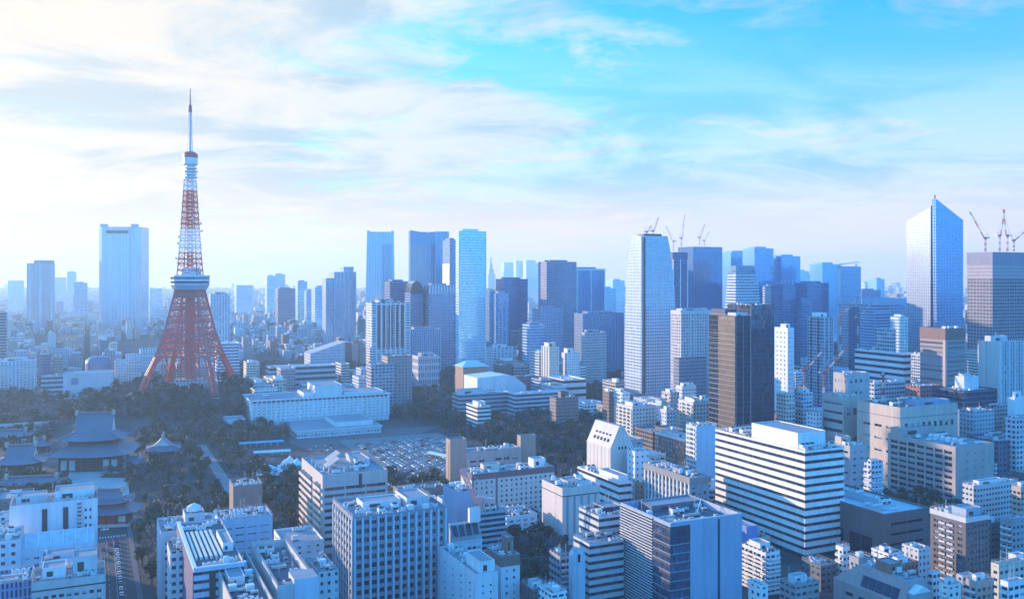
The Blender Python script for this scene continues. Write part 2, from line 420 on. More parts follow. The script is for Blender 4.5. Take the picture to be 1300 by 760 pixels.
    # --- things on the roof
    def pent(s, x0, y0, x1, y1, h, mat=None, name='penthouse', louvre=True):
        """a penthouse in shares of the roof"""
        w, d = s.w - .8, s.d - .8
        X0, Y0, X1, Y1 = .4 + x0 * w, .4 + y0 * d, .4 + x1 * w, .4 + y1 * d
        mb = MB(); mb.box(X0, Y0, s.rz, X1, Y1, s.rz + h, 0, 1); p = .25
        o = s.part(name, mb, [mat or s.root.data.materials[0], ROOF])
        c = MB()
        for (a, b2, c2, d2) in ((X0, Y0, X1, Y0 + p), (X0, Y1 - p, X1, Y1), (X0, Y0 + p, X0 + p, Y1 - p), (X1 - p, Y0 + p, X1, Y1 - p)): c.box(a, b2, s.rz + h, c2, d2, s.rz + h + .5)
        c.build('coping', mat or CONC, o)
        if louvre and X1 - X0 > 3 and h > 2:
            g = MB(); lx = (X1 - X0) * .3; g.box(X0 + lx * .6, Y0 - .06, s.rz + h * .25, X0 + lx * 1.5, Y0 - .003, s.rz + h * .75); g.build('louvre', DARKM, o)
        s.occ.append((X0 - .5, Y0 - .5, X1 + .5, Y1 + .5)); return s
    def clutter(s, rng, n, kinds=None, big=1.):
        w, d = s.w, s.d
        kinds = kinds or ['air_conditioner'] * 4 + ['vent_box', 'vent_box', 'duct', 'water_tank', 'cooling_tower', 'duct']
        kinds = kinds + ['pipe_run', 'roof_hatch', 'antenna']
        if s.Y < 760: n = int(n * (2.6 if s.Y < 560 else 1.8))
        for _ in range(n):
            for tr in range(12):
                k = rng.choice(kinds); me, sx, sy = unit(k, rng)
                if w - 2.5 < sx or d - 2.5 < sy: continue
                x = rng.uniform(1, w - 1 - sx); y = rng.uniform(1, d - 1 - sy)
                if any(x < c and x + sx > a and y < e and y + sy > b2 for a, b2, c, e in s.occ): continue
                s.occ.append((x - .3, y - .3, x + sx + .3, y + sy + .3))
                put(k, me, s.root, (x, y, s.rz)); break
        return s
    def rail(s, mat=None, h=1.1, name='railing'):
        mb = MB(); w, d = s.w, s.d; e = .18; z = s.h
        P = [(e, e), (w - e, e), (w - e, d - e), (e, d - e)]
        for k in range(4):
            a, c = Vector((*P[k], z)), Vector((*P[(k + 1) % 4], z)); n = max(2, int((c - a).length / 2.5))
            for i in range(n):
                q = a.lerp(c, i / n); mb.bar(q, q + Vector((0, 0, h)), .08)
            for hh in (h, h * .5): mb.bar(a + Vector((0, 0, hh)), c + Vector((0, 0, hh)), .07)
        s.part(name, mb, mat or METAL); return s
    def mast(s, x, y, h, z=None, name='antenna'):
        mb = MB(); mb.bar((0, 0, 0), (0, 0, h), .28, 0, .1)
        for k in range(3): mb.bar((-.8 + .2 * k, 0, h * (.55 + .15 * k)), (.8 - .2 * k, 0, h * (.55 + .15 * k)), .08)
        s.part(name, mb, METAL, (s.w * x, s.d * y, s.rz if z is None else z)); return s

UN = {}
def unit(k, rng):
    v = rng.randrange(3); key = (k, v)
    if key in UN: return UN[key]
    q = MB()
    if k == 'air_conditioner':
        n = v + 1; L = 2.2 * n
        for i in range(n):
            x = 2.2 * i; q.box(x, 0, .25, x + 2, 1.4, 1.9, 0); q.box(x + .1, .1, 0, x + 1.9, 1.3, .25, 1); q.cyl(x + 1, .7, 1.9, 2.05, .55, .5, 10, 1)
        r = (L, 1.4); ms = [METW, DARKM]
    elif k == 'vent_box':
        a = 1.6 + v; q.box(0, 0, 0, a, 1.6, 1.5 + .4 * v, 0); q.box(.2, -.05, .4, a - .2, -.003, 1.2, 1); r = (a, 1.6); ms = [METAL if v else CONC, DARKM]
    elif k == 'duct':
        L = 6 + 3 * v
        for i in range(3): q.box(.4 + i * (L - 1.2) / 2, .2, 0, .7 + i * (L - 1.2) / 2, .9, .5, 1)
        q.box(0, 0, .5, L, 1.1, 1.4, 0); q.box(L - 1.1, 1.1, .5, L, 2.6, 1.4, 0); r = (L, 2.6); ms = [METAL, DARKM]
    elif k == 'pipe_run':
        L = 4 + 3 * v
        for i in range(3): q.bar((0, .2 + .35 * i, .35), (L, .2 + .35 * i, .35), .18)
        for i in range(3): q.box(.2 + i * (L - .5) / 2, 0, 0, .35 + i * (L - .5) / 2, 1.1, .25, 1)
        r = (L, 1.1); ms = [METAL, DARKM]
    elif k == 'roof_hatch':
        q.box(0, 0, 0, 1.5, 1.2, .7 + .9 * v, 0); q.box(-.1, -.1, .7 + .9 * v, 1.6, 1.3, .85 + .9 * v, 0); r = (1.6, 1.3); ms = [CONC if v else METW, DARKM]
    elif k == 'antenna':
        q.bar((.5, .5, 0), (.5, .5, 4 + 1.5 * v), .14); q.box(.2, .2, 0, .8, .8, .3, 1)
        for i in range(3): q.bar((-.1 + .1 * i, .5, 3 + .5 * i + v), (1.1 - .1 * i, .5, 3 + .5 * i + v), .06)
        r = (1, 1); ms = [METAL, DARKM]
    elif k == 'water_tank':
        if v == 0:
            for i in (.6, 2.2):
                for j in (.6, 2.2): q.box(i - .1, j - .1, 0, i + .1, j + .1, .9, 1)
            q.cyl(1.4, 1.4, .9, 3.2, 1.3, 1.3, 14, 0); q.cyl(1.4, 1.4, 3.2, 3.6, 1.3, .4, 14, 0); r = (2.8, 2.8)
        else:
            q.box(0, 0, 0, 3, 2.4, .5, 1); q.box(.05, .05, .5, 2.95, 2.35, 2.7, 0); q.box(-.05, 1.1, 1.5, 3.05, 1.3, 1.6, 1); r = (3.05, 2.4)
        ms = [METW, DARKM]
    else:
        n = 1 + v
        for i in range(n):
            x = 3.4 * i; q.box(x, 0, .3, x + 3, 3, 2.9, 0); q.box(x + .2, .2, 0, x + 2.8, 2.8, .3, 1); q.box(x + .3, -.06, .5, x + 2.7, -.003, 1.5, 1); q.cyl(x + 1.5, 1.5, 2.9, 3.5, 1.2, 1.1, 14, 1)
        r = (3.4 * n, 3); ms = [METW, DARKM]
    UN[key] = (q.mesh(k, ms), *r)
    return UN[key]
# ---------------------------------------------------------------- ground and streets
def make_ground():
    xs = [-6500, -4000, -2500, -1800] + [-1400 + 50 * i for i in range(37)] + [700, 1200, 2000, 3500, 6500]
    ys = [-200, 0, 200, 400] + [500 + 50 * i for i in range(44)] + [2900, 3300, 3900, 4700, 6000, 8000, 10200]
    v = [(x, y, ground(x, y)) for y in ys for x in xs]; n = len(xs)
    f = [(j * n + i, j * n + i + 1, (j + 1) * n + i + 1, (j + 1) * n + i) for j in range(len(ys) - 1) for i in range(n - 1)]
    me = bpy.data.meshes.new('ground'); me.from_pydata(v, [], f)
    m = bpy.data.materials.new('city_ground'); m.use_nodes = True; nt = m.node_tree; b = NB(nt); p = nt.nodes['Principled BSDF']
    tc = b.n('ShaderNodeTexCoord').outputs['Object']
    c = b.mix(b.sm(b.noise(tc, .02, 6, .7), .4, .6), (.036, .038, .042), (.075, .075, .078))
    c = b.mix(b.sm(b.noise(tc, .006, 4, .6), .5, .62), c, (.035, .042, .034))
    nt.links.new(c, p.inputs['Base Color']); p.inputs['Roughness'].default_value = .9
    me.materials.append(m); tag(put('ground', me), kind='structure')
make_ground()
ASPH = plain('asphalt', (.055, .056, .06), .85, 0, .2, .4); PAINT = plain('road_paint', (.45, .45, .44), .7, 0, .15, 1.)
PAVE = plain('pavement', (.12, .12, .125), .85, 0, .2, .5)
def strip(name, p0, q0, p1, q1, z, mat, kind='structure', dz=None):
    """a sheet or kerbed slab laid out in street-grid coordinates"""
    mb = MB()
    if dz: mb.box(p0, q0, z, p1, q1, z + dz)
    else: mb.face([(p0, q0, z), (p1, q0, z), (p1, q1, z), (p0, q1, z)])
    return tag(mb.build(name, mat, None, (0, 0, 0), GA), kind=kind)

rng = random.Random(7)
W_WHITE = facade(WHITE, fw=0.); W_PALE = facade(PALE, fw=0.); W_CREAM = facade(CREAM, fw=0.); W_BEIGE = facade(BEIGE, fw=0.)
W_BROWN = facade(BROWN, fw=0.); W_BRICK = facade(BRICK, fw=0.); W_GREY = facade(GREY, fw=0.); W_DGREY = facade(DGREY, fw=0.); W_PINK = facade(PINK, fw=0.)
W_BLUE = facade((.5, .58, .68), fw=0., name='pale_blue_tile')
GL_BAND = facade((.1, .11, .13), (.03, .045, .08), bay=1.6, flo=60., fw=.92, fh=1., gm=.2, gr=.1, blind=.15)
GL_BLUE = facade((.08, .1, .13), (.1, .2, .3), bay=1.5, flo=3.8, fw=.93, fh=.9, gm=.7, gr=.08, blind=.05)
GL_NAVY = facade((.03, .035, .05), (.04, .06, .1), bay=1.6, flo=3.9, fw=.94, fh=.9, gm=.35, gr=.06, blind=.06)

# ---------------------------------------------------------------- nearest rows, along the lower edge of the photo
# grid-windowed office block
B = Bld('office_block', 'wide pale office block gridded with dark square windows, beside the balconied beige block', 447.5, 567, 656, 400, l=422.5, nick='the grid-windowed office block')
B.punched(facade((.24, .27, .33), fw=0.), rng, front=(12, 11, .62, .54, 2, 1.0, 1.2), left=(7, 11, .45, .5, 2, 1.0, 1.5), mats=(G_DARK, G_DARK, G_MID), bl=(0, 0, 0, 0, 0, .3), rec=.5, ph=1.6)
B.fins('f', 13, facade((.52, .56, .62), fw=0.), 2, .6, .9, .35, .6); B.fins('l', 8, W_PALE, 2, 1.7, .9, .35, .8)
B.pent(.2, .45, .62, .75, 3, METW); B.pent(.65, .3, .9, .8, 4.2, W_PALE); B.clutter(rng, 13); B.rail()
# striped white slab
B = Bld('office_block', 'large white office slab wrapped in thin dark window stripes, white plant room on top', 1022, 1072, 572, 487, l=908, nick='the striped white slab')
B.slabs(facade((.78, .77, .74), fw=0.), GL_BAND, 13, .6, .45, 2., 1.3, ROOFD)
B.pent(.12, .12, .85, .62, 8.5, facade((.8, .79, .77), fw=0.), louvre=False); B.clutter(rng, 12, ['air_conditioner', 'cooling_tower', 'vent_box', 'duct']); B.rail()
# dark glass corner building
B = Bld('office_block', 'dark glass corner office with louvred side, blank pale blue end wall and recessed roof', 851, 942, 664, 390, l=788, nick='the dark glass corner office')
mb = MB(); B.shell(mb, .5, 3.2)
for f in 'flrb': B.plain_face(mb, f)
B.setroot(mb, facade((.33, .4, .52), fw=0.)); B.roof(ROOFD, .5, 3.2)
mb = MB(); mb.box(-.25, -.25, -1, 10.2, 13, B.h - 1.6); B.part('curtain_wall', mb, facade((.05, .06, .08), (.08, .14, .26), bay=1.3, flo=3.9, fw=.9, fh=.84, gm=.65, gr=.07, blind=.08))
for k in range(9):
    mb = MB(); mb.box(-.4, -.4, 0, 10.3, 12.9, .5); B.part('spandrel_band', mb, facade((.2, .24, .32), fw=0.), (0, 0, 3.9 * k + 4.6))
for k in range(34):
    mb = MB() if k == 0 else mb
    if k == 0: mb.box(-.55, 13.2, 0, -.02, B.d, .5); lm = mb.mesh('louvre', W_PALE)
    put('louvre', lm, B.root, (0, 0, B.h - 1.2 - 1.3 * k))
mb = MB(); mb.box(-.22, 13.1, -1, -.016, B.d - .2, B.h - .9); B.part('side_glazing', mb, GL_NAVY)
mb = MB(); mb.box(25.2, -.06, -1, 26.4, -.004, B.h - 1); B.part('dark_joint', mb, DARKM)
mb = MB(); mb.box(.1, .1, B.h + .004, B.w - .1, .5, B.h + .35); B.part('coping', mb, METW)
B.pent(.25, .72, .98, .99, 2.6, facade((.12, .15, .2), fw=0.)); B.clutter(rng, 10)
mb = MB(); mb.bar((0, 0, 0), (3.5, 2, 5), .35); mb.cyl(0, 0, 0, 1.4, .7); B.part('window_cleaning_arm', mb, METW, (B.w * .75, B.d * .5, B.rz))
# cream tower with vertical slots
B = Bld('office_block', 'cream block with a blank flank and tall dark vertical slots on its end', 714, 762, 619.6, 510, l=688, nick='the cream slotted block')
B.punched(facade((.62, .56, .53), fw=0.), rng, front=(5, 1, .34, .985, 0, 5, .8), rec=.6); B.belt('joint', B.h - 5, B.h - 4.4, DARKM, .03); B.clutter(rng, 9); B.pent(.3, .3, .7, .7, 2.4)
# banded stepped building
B = Bld('office_block', 'stepped office with pale and dark window bands, built against the dark glass corner office', 760, 806, 655, 432, l=735, nick='the stepped banded office')
B.slabs(W_PALE, GL_BAND, 10, .58, .4, 0, 1.4, ROOF); B.pent(.3, .3, .8, .8, 3); B.clutter(rng, 8); B.rail()
B = Bld('office_block', 'lower banded wing stepping down beside the cream slotted block', 748, 792, 690, 414, l=728)
B.slabs(W_PALE, GL_BAND, 8, .58, .4, 0, 1.2, ROOF); B.clutter(rng, 4); B.rail()
# slit-finned hotel
B = Bld('hotel', 'hotel with close white vertical fins along its side and a grey rooftop hood', 876, 900, 606, 520, l=819, nick='the finned hotel')
B.punched(facade((.3, .32, .36), fw=0.), rng, left=(12, 8, .62, .6, 1, 3.6, .6), front=(3, 8, .5, .5, 1, 3.6, .8), rec=.35)
B.fins('l', 13, W_WHITE, 0, 3.8, .9, .7); B.belt('hood', B.h - 3.4, B.h + .1, facade((.24, .24, .27), fw=0.), .9); B.clutter(rng, 12)
B.pent(.1, .3, .8, .42, 3)
# blue-white apartment with balcony grid
B = Bld('apartment_block', 'narrow pale blue apartment slab with a ladder of balconies, behind the finned hotel', 884, 910, 541, 640, l=871, nick='the balcony ladder slab')
B.punched(W_BLUE, rng, left=(4, 13, .6, .55, 1, 1.5, .8), rec=.9); B.balconies('l', 13, W_WHITE, 1, .8, .6, None, 1.5); B.clutter(rng, 5); B.rail()
# brown with white windows
B = Bld('hotel', 'rounded brown hotel dotted with small white framed windows', 869, 886, 557, 690, l=832, nick='the dotted brown hotel')
B.punched(facade((.19, .12, .11), fw=0.), rng, left=(10, 7, .42, .42, 1, 3, .8), front=(4, 7, .4, .42, 1, 3, 1), rec=.25, mats=(G_LIT, METW, G_MID)); B.belt('cornice', B.h - 2.2, B.h + .15, W_PALE, .35)
B.pent(.2, .3, .8, .7, 2.6, W_PALE); B.clutter(rng, 7)
# prism-roofed cream building
B = Bld('office_block', 'cream building with a steep slanted roof face pierced by two rows of small windows', 775, 808, 569, 600, l=745, nick='the slant-roofed cream building')
rzz = zat(537, 615) - B.z; w, d, h = B.w, B.d, B.h
mb = MB(); y0, y1 = 0, d; xr = w * .42
mb.loft([[(0, y, -1), (w, y, -1), (w, y, h * .9), (xr + 1.6, y, rzz), (xr - 1.6, y, rzz), (0, y, h)] for y in (y0, y1)], 0)
B.setroot(mb, facade((.62, .56, .52), fw=0.)); B.rz = rzz
sl = math.hypot(xr - 1.6, rzz - h); ux, uz = (xr - 1.6) / sl, (rzz - h) / sl
for row, (s0, s1) in enumerate(((.22, .36), (.5, .58))):
    for k in range(5 - row * 0):
        y = d * (.16 + .14 * k); mb = MB()
        P = lambda s_, y_, o: (ux * s_ * sl - uz * o, y_, h + uz * s_ * sl + ux * o)
        mb.loft([[P(s0, y, .02), P(s0, y + 2.4, .02), P(s1, y + 2.4, .02), P(s1, y, .02)], [P(s0, y, .2), P(s0, y + 2.4, .2), P(s1, y + 2.4, .2), P(s1, y, .2)]]); B.part('window', mb, G_DARK)
for k in range(6):
    mb = MB(); mb.box(-.08, d * (.06 + .155 * k), 2, -.004, d * (.06 + .155 * k) + .35, h - 1); B.part('joint', mb, W_GREY)
for k in range(3):
    mb = MB(); mb.box(w * (.3 + .12 * k), -.08, h * .97, w * (.3 + .12 * k) + 1.2, -.004, h * .97 + 1.8); B.part('window', mb, G_DARK)
# modern white house-like block
B = Bld('office_block', 'low white modern block with a ribbon window, before the slant-roofed cream building', 786, 803, 612, 560, l=733, nick='the low white modern block')
B.slabs(facade((.78, .78, .78), fw=0.), GL_BAND, 5, .6, .6, 0, 1.4, ROOFL); B.pent(.1, .05, .9, .5, 4, W_WHITE, louvre=False); B.clutter(rng, 8)
B = Bld('office_block', 'small white cube tower rising beside the slant-roofed cream building', 806, 824, 572, 590, l=796)
B.shaded(facade(WHITE, bay=4, flo=4, fw=.3, fh=.3)); B.clutter(rng, 3)
B = Bld('house', 'brick red gabled house front squeezed beside the finned hotel', 812, 822, 612, 560, l=806)
B.shaded(facade((.36, .2, .15), bay=3, flo=3.3, fw=.4, fh=.4)); B.clutter(rng, 2)
# maroon-topped hotel
B = Bld('hotel', 'long cream hotel with paired small windows under a maroon top storey', 599, 704, 602, 560, l=585, nick='the maroon-topped hotel')
B.punched(facade((.64, .58, .53), fw=0.), rng, front=(16, 7, .34, .5, 3, 4.2, 1.5), left=(2, 7, .3, .4, 3, 4.2, 3), rec=.25, skip=.04)
B.belt('maroon_band', B.h - 3.6, B.h + .1, facade((.22, .11, .12), fw=0.), .25)
for u in (.28, .0):
    mb = MB(); mb.box(B.w * u + .02, -.3, 0, B.w * u + 1.3, -.004, B.h - 3.7); B.part('downpipe_recess', mb, W_DGREY)
B.pent(.2, .5, .4, .8, 4, W_CREAM); B.pent(.8, .35, .95, .8, 5, W_WHITE); B.clutter(rng, 9)
B = Bld('podium', 'low dark blue podium with pale slots at the foot of the maroon-topped hotel', 606, 690, 662, 541, d=16, cat='building')
B.shaded(facade((.2, .24, .32), bay=6, flo=9, fw=.7, fh=.35)); B.clutter(rng, 7)
# brown twin-shaft block behind it
B = Bld('office_block', 'low grey brown block with paired windows joining two brown shafts', 592, 662, 574, 630, d=16, nick='the twin-shaft brown block')
B.punched(facade((.38, .34, .33), fw=0.), rng, front=(6, 5, .7, .5, 2, 4, 2), rec=.3); B.clutter(rng, 8)
B = Bld('stair_tower', 'tall blank brown shaft at the car park end of the grey brown block', 571.5, 592, 558, 625, l=566, cat='tower', nick='the blank brown shaft')
B.shaded(facade((.36, .26, .22), fw=0.))
mb = MB(); mb.box(-.06, 2, 0, -.004, 3.2, B.h - 3); B.part('slot', mb, DARKM)
B = Bld('stair_tower', 'shorter blank brown shaft closing the far end of the grey brown block', 661, 680, 553, 660, l=656.5, cat='tower')
B.shaded(facade((.36, .26, .22), fw=0.))
B = Bld('office_block', 'long low brown wall-like block running from the car park hedge to the blank brown shaft', 508, 566, 622, 560, d=14)
B.shaded(facade((.25, .19, .18), bay=5, flo=5, fw=.0, fh=.3)); B.clutter(rng, 4)
# balconied beige slant block
B = Bld('apartment_block', 'beige block with solid balcony tiers on its sunlit side and tilted white roof panels', 409.5, 492, 603, 495, l=383, nick='the balconied beige block')
B.punched(facade((.5, .44, .42), fw=0.), rng, front=(3, 9, .94, .42, 2, 6, .8), mats=(G_DARK, G_DARK, G_MID), bl=(0, 0, 0, 0, 0, .3), rec=.3)
B.balconies('l', 9, facade((.6, .5, .45), fw=0.), 2, 1.8, .6, B.d * .62, 5.5, 1.9); B.balconies('l', 9, facade((.6, .5, .45), fw=0.), 2, 1.5, B.d * .67, B.d - .5, 5.5, 1.9)
mb = MB(); mb.box(B.w * .55, -.1, B.h - 9, B.w * .6, -.004, B.h - 1); B.part('glass_strip', mb, G_MID)
B.occ.append((B.w * .12, B.d * .35, B.w * .62, B.d * .98))
for k in range(2):
    mb = MB(); yy = B.d * (.36 + .3 * k); mb.loft([[(0, 0, .8), (7, 0, 5.2), (7, 9.5, 5.2), (0, 9.5, .8)], [(0, 0, 1.2), (7, 0, 5.6), (7, 9.5, 5.6), (0, 9.5, 1.2)]])
    for x, y, z in ((1, .4, 1.4), (6.4, .4, 4.8), (1, 9, 1.4), (6.4, 9, 4.8)): mb.bar((x, y, 0), (x, y, z), .25, 0)
    B.part('roof_panel', mb, W_CREAM, (B.w * (.2 + .12 * k), yy, B.rz))
B.pent(.66, .4, .9, .8, 3.2, W_PALE); B.clutter(rng, 12, ['air_conditioner', 'vent_box', 'cooling_tower'])
# brown slab by the avenue
B = Bld('office_block', 'small brown block with cluttered roof standing alone among the park trees', 296, 333, 617, 520, l=291, nick='the lone brown block')
B.shaded(facade((.24, .18, .17), bay=4, flo=3.6, fw=.0)); B.clutter(rng, 10); B.rail()
# white blocks near the road
B = Bld('office_block', 'white office with square windows and a domed white tank house, beside the avenue trees', 204, 277, 675, 410, l=199, nick='the square-windowed white office')
B.punched(facade((.6, .62, .66), fw=0.), rng, front=(8, 9, .5, .5, 1, 3.5, 1.2), left=(5, 9, .4, .5, 1, 3, 1.5), rec=.35)
B.pent(.45, .35, .82, .8, 5.2, W_PALE); B.clutter(rng, 11)
mb = MB(); mb.cyl(0, 0, 0, 2, 3.2, 3.2, 16); mb.cyl(0, 0, 2.003, 3.2, 3.2, 1, 16); B.part('tank_house', mb, METW, (B.w * .63, B.d * .57, B.rz + 5.7))
mb = MB(); mb.loft([[(0, 0, 0), (1.6, 0, 0), (1.6, .3, 0), (0, .3, 0)], [(1.6, 0, 5), (3.2, 0, 5.6), (3.2, .3, 5.6), (1.6, .3, 5)]]); B.part('lightning_board', mb, METW, (B.w * .92, B.d * .5, B.rz))
B = Bld('office_block', 'pale blue office with dash-like windows in a blank wall, beside the lone brown block', 278, 346, 660, 446, d=20, nick='the dashed blue office')
B.punched(facade((.5, .57, .68), fw=0.), rng, front=(4, 8, .72, .16, 1, 3.2, 1), rec=.25); B.clutter(rng, 16); B.rail()
B = Bld('office_block', 'slim dark block with a striped blue chamfered face and open roof frames', 246, 311, 722, 345, l=225, nick='the striped chamfered block')
B.slabs(facade((.45, .53, .65), fw=0.), GL_BAND, 12, .62, .35, 0, 1.4, ROOFD)
mb = MB(); mb.box(-.3, .6, 0, -.02, B.d - .4, B.h - 1.5); B.part('dotted_panel', mb, facade((.13, .1, .2), (.4, .38, .5), bay=1.2, flo=1.6, fw=.4, fh=.4, gm=0., blind=0.))
mb = MB(); mb.box(B.w * .3, -.2, 0, B.w * .42, -.004, B.h - 1.5); B.part('dark_joint', mb, DARKM)
mb = MB(); mb.box(-.2, -.2, B.h + .004, B.w + .2, .9, B.h + .5); mb.box(-.2, .904, B.h + .004, 1.2, B.d, B.h + .5); B.part('roof_coping', mb, METW)
for k in range(6):
    mb = MB() if k == 0 else mb
    if k == 0: mb.box(0, 0, 0, .9, B.d * .55, 1.2); fm = mb.mesh('roof_beam', METW)
    put('roof_beam', fm, B.root, (2 + k * 1.9, B.d * .2, B.rz))
B.occ.append((1.5, B.d * .15, 14, B.d * .8)); B.pent(.72, .3, .95, .6, 3, METW); B.clutter(rng, 4)
B = Bld('office_block', 'slim white block tucked between the striped chamfered block and the square-windowed white office', 216, 240, 700, 382, l=212)
B.shaded(facade(WHITE, bay=3, flo=3.4, fw=.55, fh=.45)); B.clutter(rng, 3)
B = Bld('office_block', 'white rooftop stair block poking up behind the striped chamfered block', 254, 274, 680, 392, d=7)
B.shaded(facade(WHITE, fw=0.))
B = Bld('office_block', 'nearest courtyard block with a peach sunlit flank, low pale front and rooftop chillers', 352, 402, 743, 330, l=319, nick='the peach-flanked block')
mb = MB(); B.shell(mb, .4, 3.4)
for f in 'flrb': B.plain_face(mb, f)
B.setroot(mb, facade((.56, .52, .52), fw=0.)); B.roof(ROOFD, .4, 3.4); B.belt('joint', B.h - 9, B.h - 8.6, DARKM, .03)
mb = MB(); mb.box(B.w * .42, -.6, -1, B.w + .6, 10, B.h + 1.5); B.part('stair_bay', mb, facade((.5, .57, .66), fw=0.))
B.clutter(rng, 9, ['cooling_tower', 'cooling_tower', 'air_conditioner', 'duct', 'vent_box']); B.rail()
B = Bld('office_block', 'nearest beige-edged block with white chillers in its sunken roof, against the photo edge', 300, 352, 776, 306, l=268, nick='the beige-edged block')
mb = MB(); B.shell(mb, .5, 2.6)
for f in 'flrb': B.plain_face(mb, f)
B.setroot(mb, facade((.55, .48, .44), fw=0.)); B.roof(ROOFD, .5, 2.6); B.pent(.15, .5, .6, .85, 2.6, METW); B.clutter(rng, 14)
B = Bld('office_block', 'small grey annexe crowded with machinery between the peach-flanked block and the grid-windowed office block', 404, 430, 726, 372, d=24)
B.shaded(facade(PALE, bay=3, flo=3.4, fw=.4, fh=.4)); B.clutter(rng, 10)
# left corner complex
B = Bld('office_block', 'tall white stepped headquarters with two blank panels and dark slots, beside the car-filled road', 12, 124, 642, 430, d=22, nick='the white stepped headquarters')
B.shaded(facade((.66, .68, .72), fw=0.), ph=1.4)
W0 = B.w
for a, c in ((.36, .42), (.60, .66)):
    mb = MB(); mb.box(W0 * a, -.3, 4, W0 * c, -.004, B.h - 3); B.part('dark_slot', mb, DARKM)
for c in range(2):
    for j in range(10):
        mb = MB(); x = W0 * (.85 + .055 * c); mb.box(x, -.12, B.h - 6 - 3.8 * j, x + .8, -.004, B.h - 4.6 - 3.8 * j); B.part('window', mb, G_DARK)
mb = MB(); mb.box(W0 * .76, -.5, 0, W0 * .82, -.004, B.h - 1.5); B.part('stair_strip', mb, facade((.55, .5, .52), bay=2.4, flo=1.9, fw=.7, fh=.4))
B.pent(.5, .3, .97, .95, 4.5, W_WHITE); B.pent(.05, .3, .4, .8, 3.5, W_PALE); B.clutter(rng, 10, ['air_conditioner', 'vent_box', 'cooling_tower']); B.rail()
B = Bld('office_block', 'lower front wing with a sloping glazed roof at the foot of the white stepped headquarters', 6, 120, 700, 405, d=9)
mb = MB(); w, d, h = B.w, B.d, B.h; mb.loft([[(0, 0, -1), (0, d, -1), (0, d, h + 5), (0, 0, h)], [(w, 0, -1), (w, d, -1), (w, d, h + 5), (w, 0, h)]]); B.setroot(mb, facade((.6, .65, .72), bay=3.6, flo=3.8, fw=.6, fh=.36, top=h - 4, roof=(.5, .53, .55)))
for k in range(7):
    mb = MB(); mb.bar((w * (.08 + .14 * k), -.1, h + .2), (w * (.08 + .14 * k), d, h + 5.2), .4); B.part('roof_rib', mb, METW)
B = Bld('office_block', 'white windowed wing on the photo edge, left of the turquoise-walled annexe', -70, 26, 694, 392, d=24)
B.shaded(facade((.62, .66, .72), bay=4, flo=3.8, fw=.4, fh=.4)); B.clutter(rng, 8)
B = Bld('office_block', 'turquoise-walled annexe with a long roof monitor, in front of the white stepped headquarters', 52, 103, 712, 383, d=15)
B.shaded(facade((.42, .6, .7), fw=0.)); B.pent(.1, .2, .9, .8, 2.2, W_BLUE); B.clutter(rng, 3)
B = Bld('office_block', 'grey beige block with a slotted parapet and heaped rooftop plant at the lower photo edge', 40, 134, 740, 345, d=20, nick='the slotted-parapet block')
B.punched(facade((.52, .5, .5), fw=0.), rng, front=(9, 9, .6, .4, 2, 4.5, 1), rec=.3); B.belt('parapet_slot', B.h - 3.6, B.h - 3, DARKM, .02)
B.pent(.55, .3, .9, .85, 7, W_PALE); B.pent(.12, .3, .45, .8, 4, METW); B.clutter(rng, 18); B.rail()
B = Bld('office_block', 'low blue block with pale railings at the photo edge, beside the slotted-parapet block', -40, 40, 746, 340, d=18)
B.shaded(facade((.2, .3, .5), bay=1.5, flo=3.6, fw=.5, fh=.8)); B.clutter(rng, 6); B.rail(METW)
# middle foreground
B = Bld('office_block', 'teal glass office in pale and dark stripes under the pink crane', 609, 643, 650, 470, l=600, nick='the teal striped office')
B.slabs(facade((.2, .42, .52), fw=0.), GL_NAVY, 10, .45, .4, 0, 1.4, ROOFD); B.clutter(rng, 5); B.rail()
B = Bld('office_block', 'plain blue grey block beside the teal striped office', 579, 601, 624, 490, d=20)
B.shaded(facade((.32, .42, .55), fw=0.)); B.clutter(rng, 4)
B = Bld('apartment_block', 'white block with a sloping glazed top, in front of the teal striped office', 574, 612, 688, 440, l=570, nick='the sloping-topped white block')
mb = MB(); w, d, h = B.w, B.d, B.h
mb.loft([[(0, 0, -1), (w, 0, -1), (w, d, -1), (0, d, -1)], [(0, 0, h), (w, 0, h), (w, d, h), (0, d, h)], [(0, 5, h + 8), (w, 5, h + 8), (w, d, h + 8), (0, d, h + 8)]]); B.setroot(mb, facade((.66, .68, .72), bay=2.6, flo=3.4, fw=.75, fh=.34, top=h - 1)); B.rz = h + 8
for k in range(4):
    mb = MB(); x = w * (.08 + .23 * k); mb.loft([[(x, 1.1, h + 2), (x + w * .16, 1.1, h + 2), (x + w * .16, 4.1, h + 6.8), (x, 4.1, h + 6.8)], [(x, .8, h + 2.2), (x + w * .16, .8, h + 2.2), (x + w * .16, 3.8, h + 7), (x, 3.8, h + 7)]]); B.part('skylight', mb, G_DARK)
mb = MB(); mb.box(w * .62, d * .3, h + 8, w * .98, d * .9, h + 15); B.part('penthouse', mb, W_WHITE)
B = Bld('apartment_block', 'small white tower with chamfered shoulders and single file windows at the lower photo edge', 604, 632, 728, 372, l=558, nick='the chamfered white tower')
B.punched(facade((.7, .7, .72), fw=0.), rng, left=(4, 9, .16, .3, 0, 4, 1.4), front=(2, 9, .2, .3, 0, 4, 1.4), rec=.25)
B.pent(.25, .02, .95, .4, 5, W_WHITE); B.clutter(rng, 8)
B = Bld('apartment_block', 'white block with a brick red top storey and chimney, beside the chamfered white tower', 636, 660, 706, 392, l=618, nick='the brick-topped block')
B.punched(facade((.66, .67, .7), fw=0.), rng, front=(2, 8, .3, .35, 0, 5, 1), rec=.25); B.belt('brick_band', B.h - 4.6, B.h + .1, facade((.3, .15, .12), fw=0.), .15)
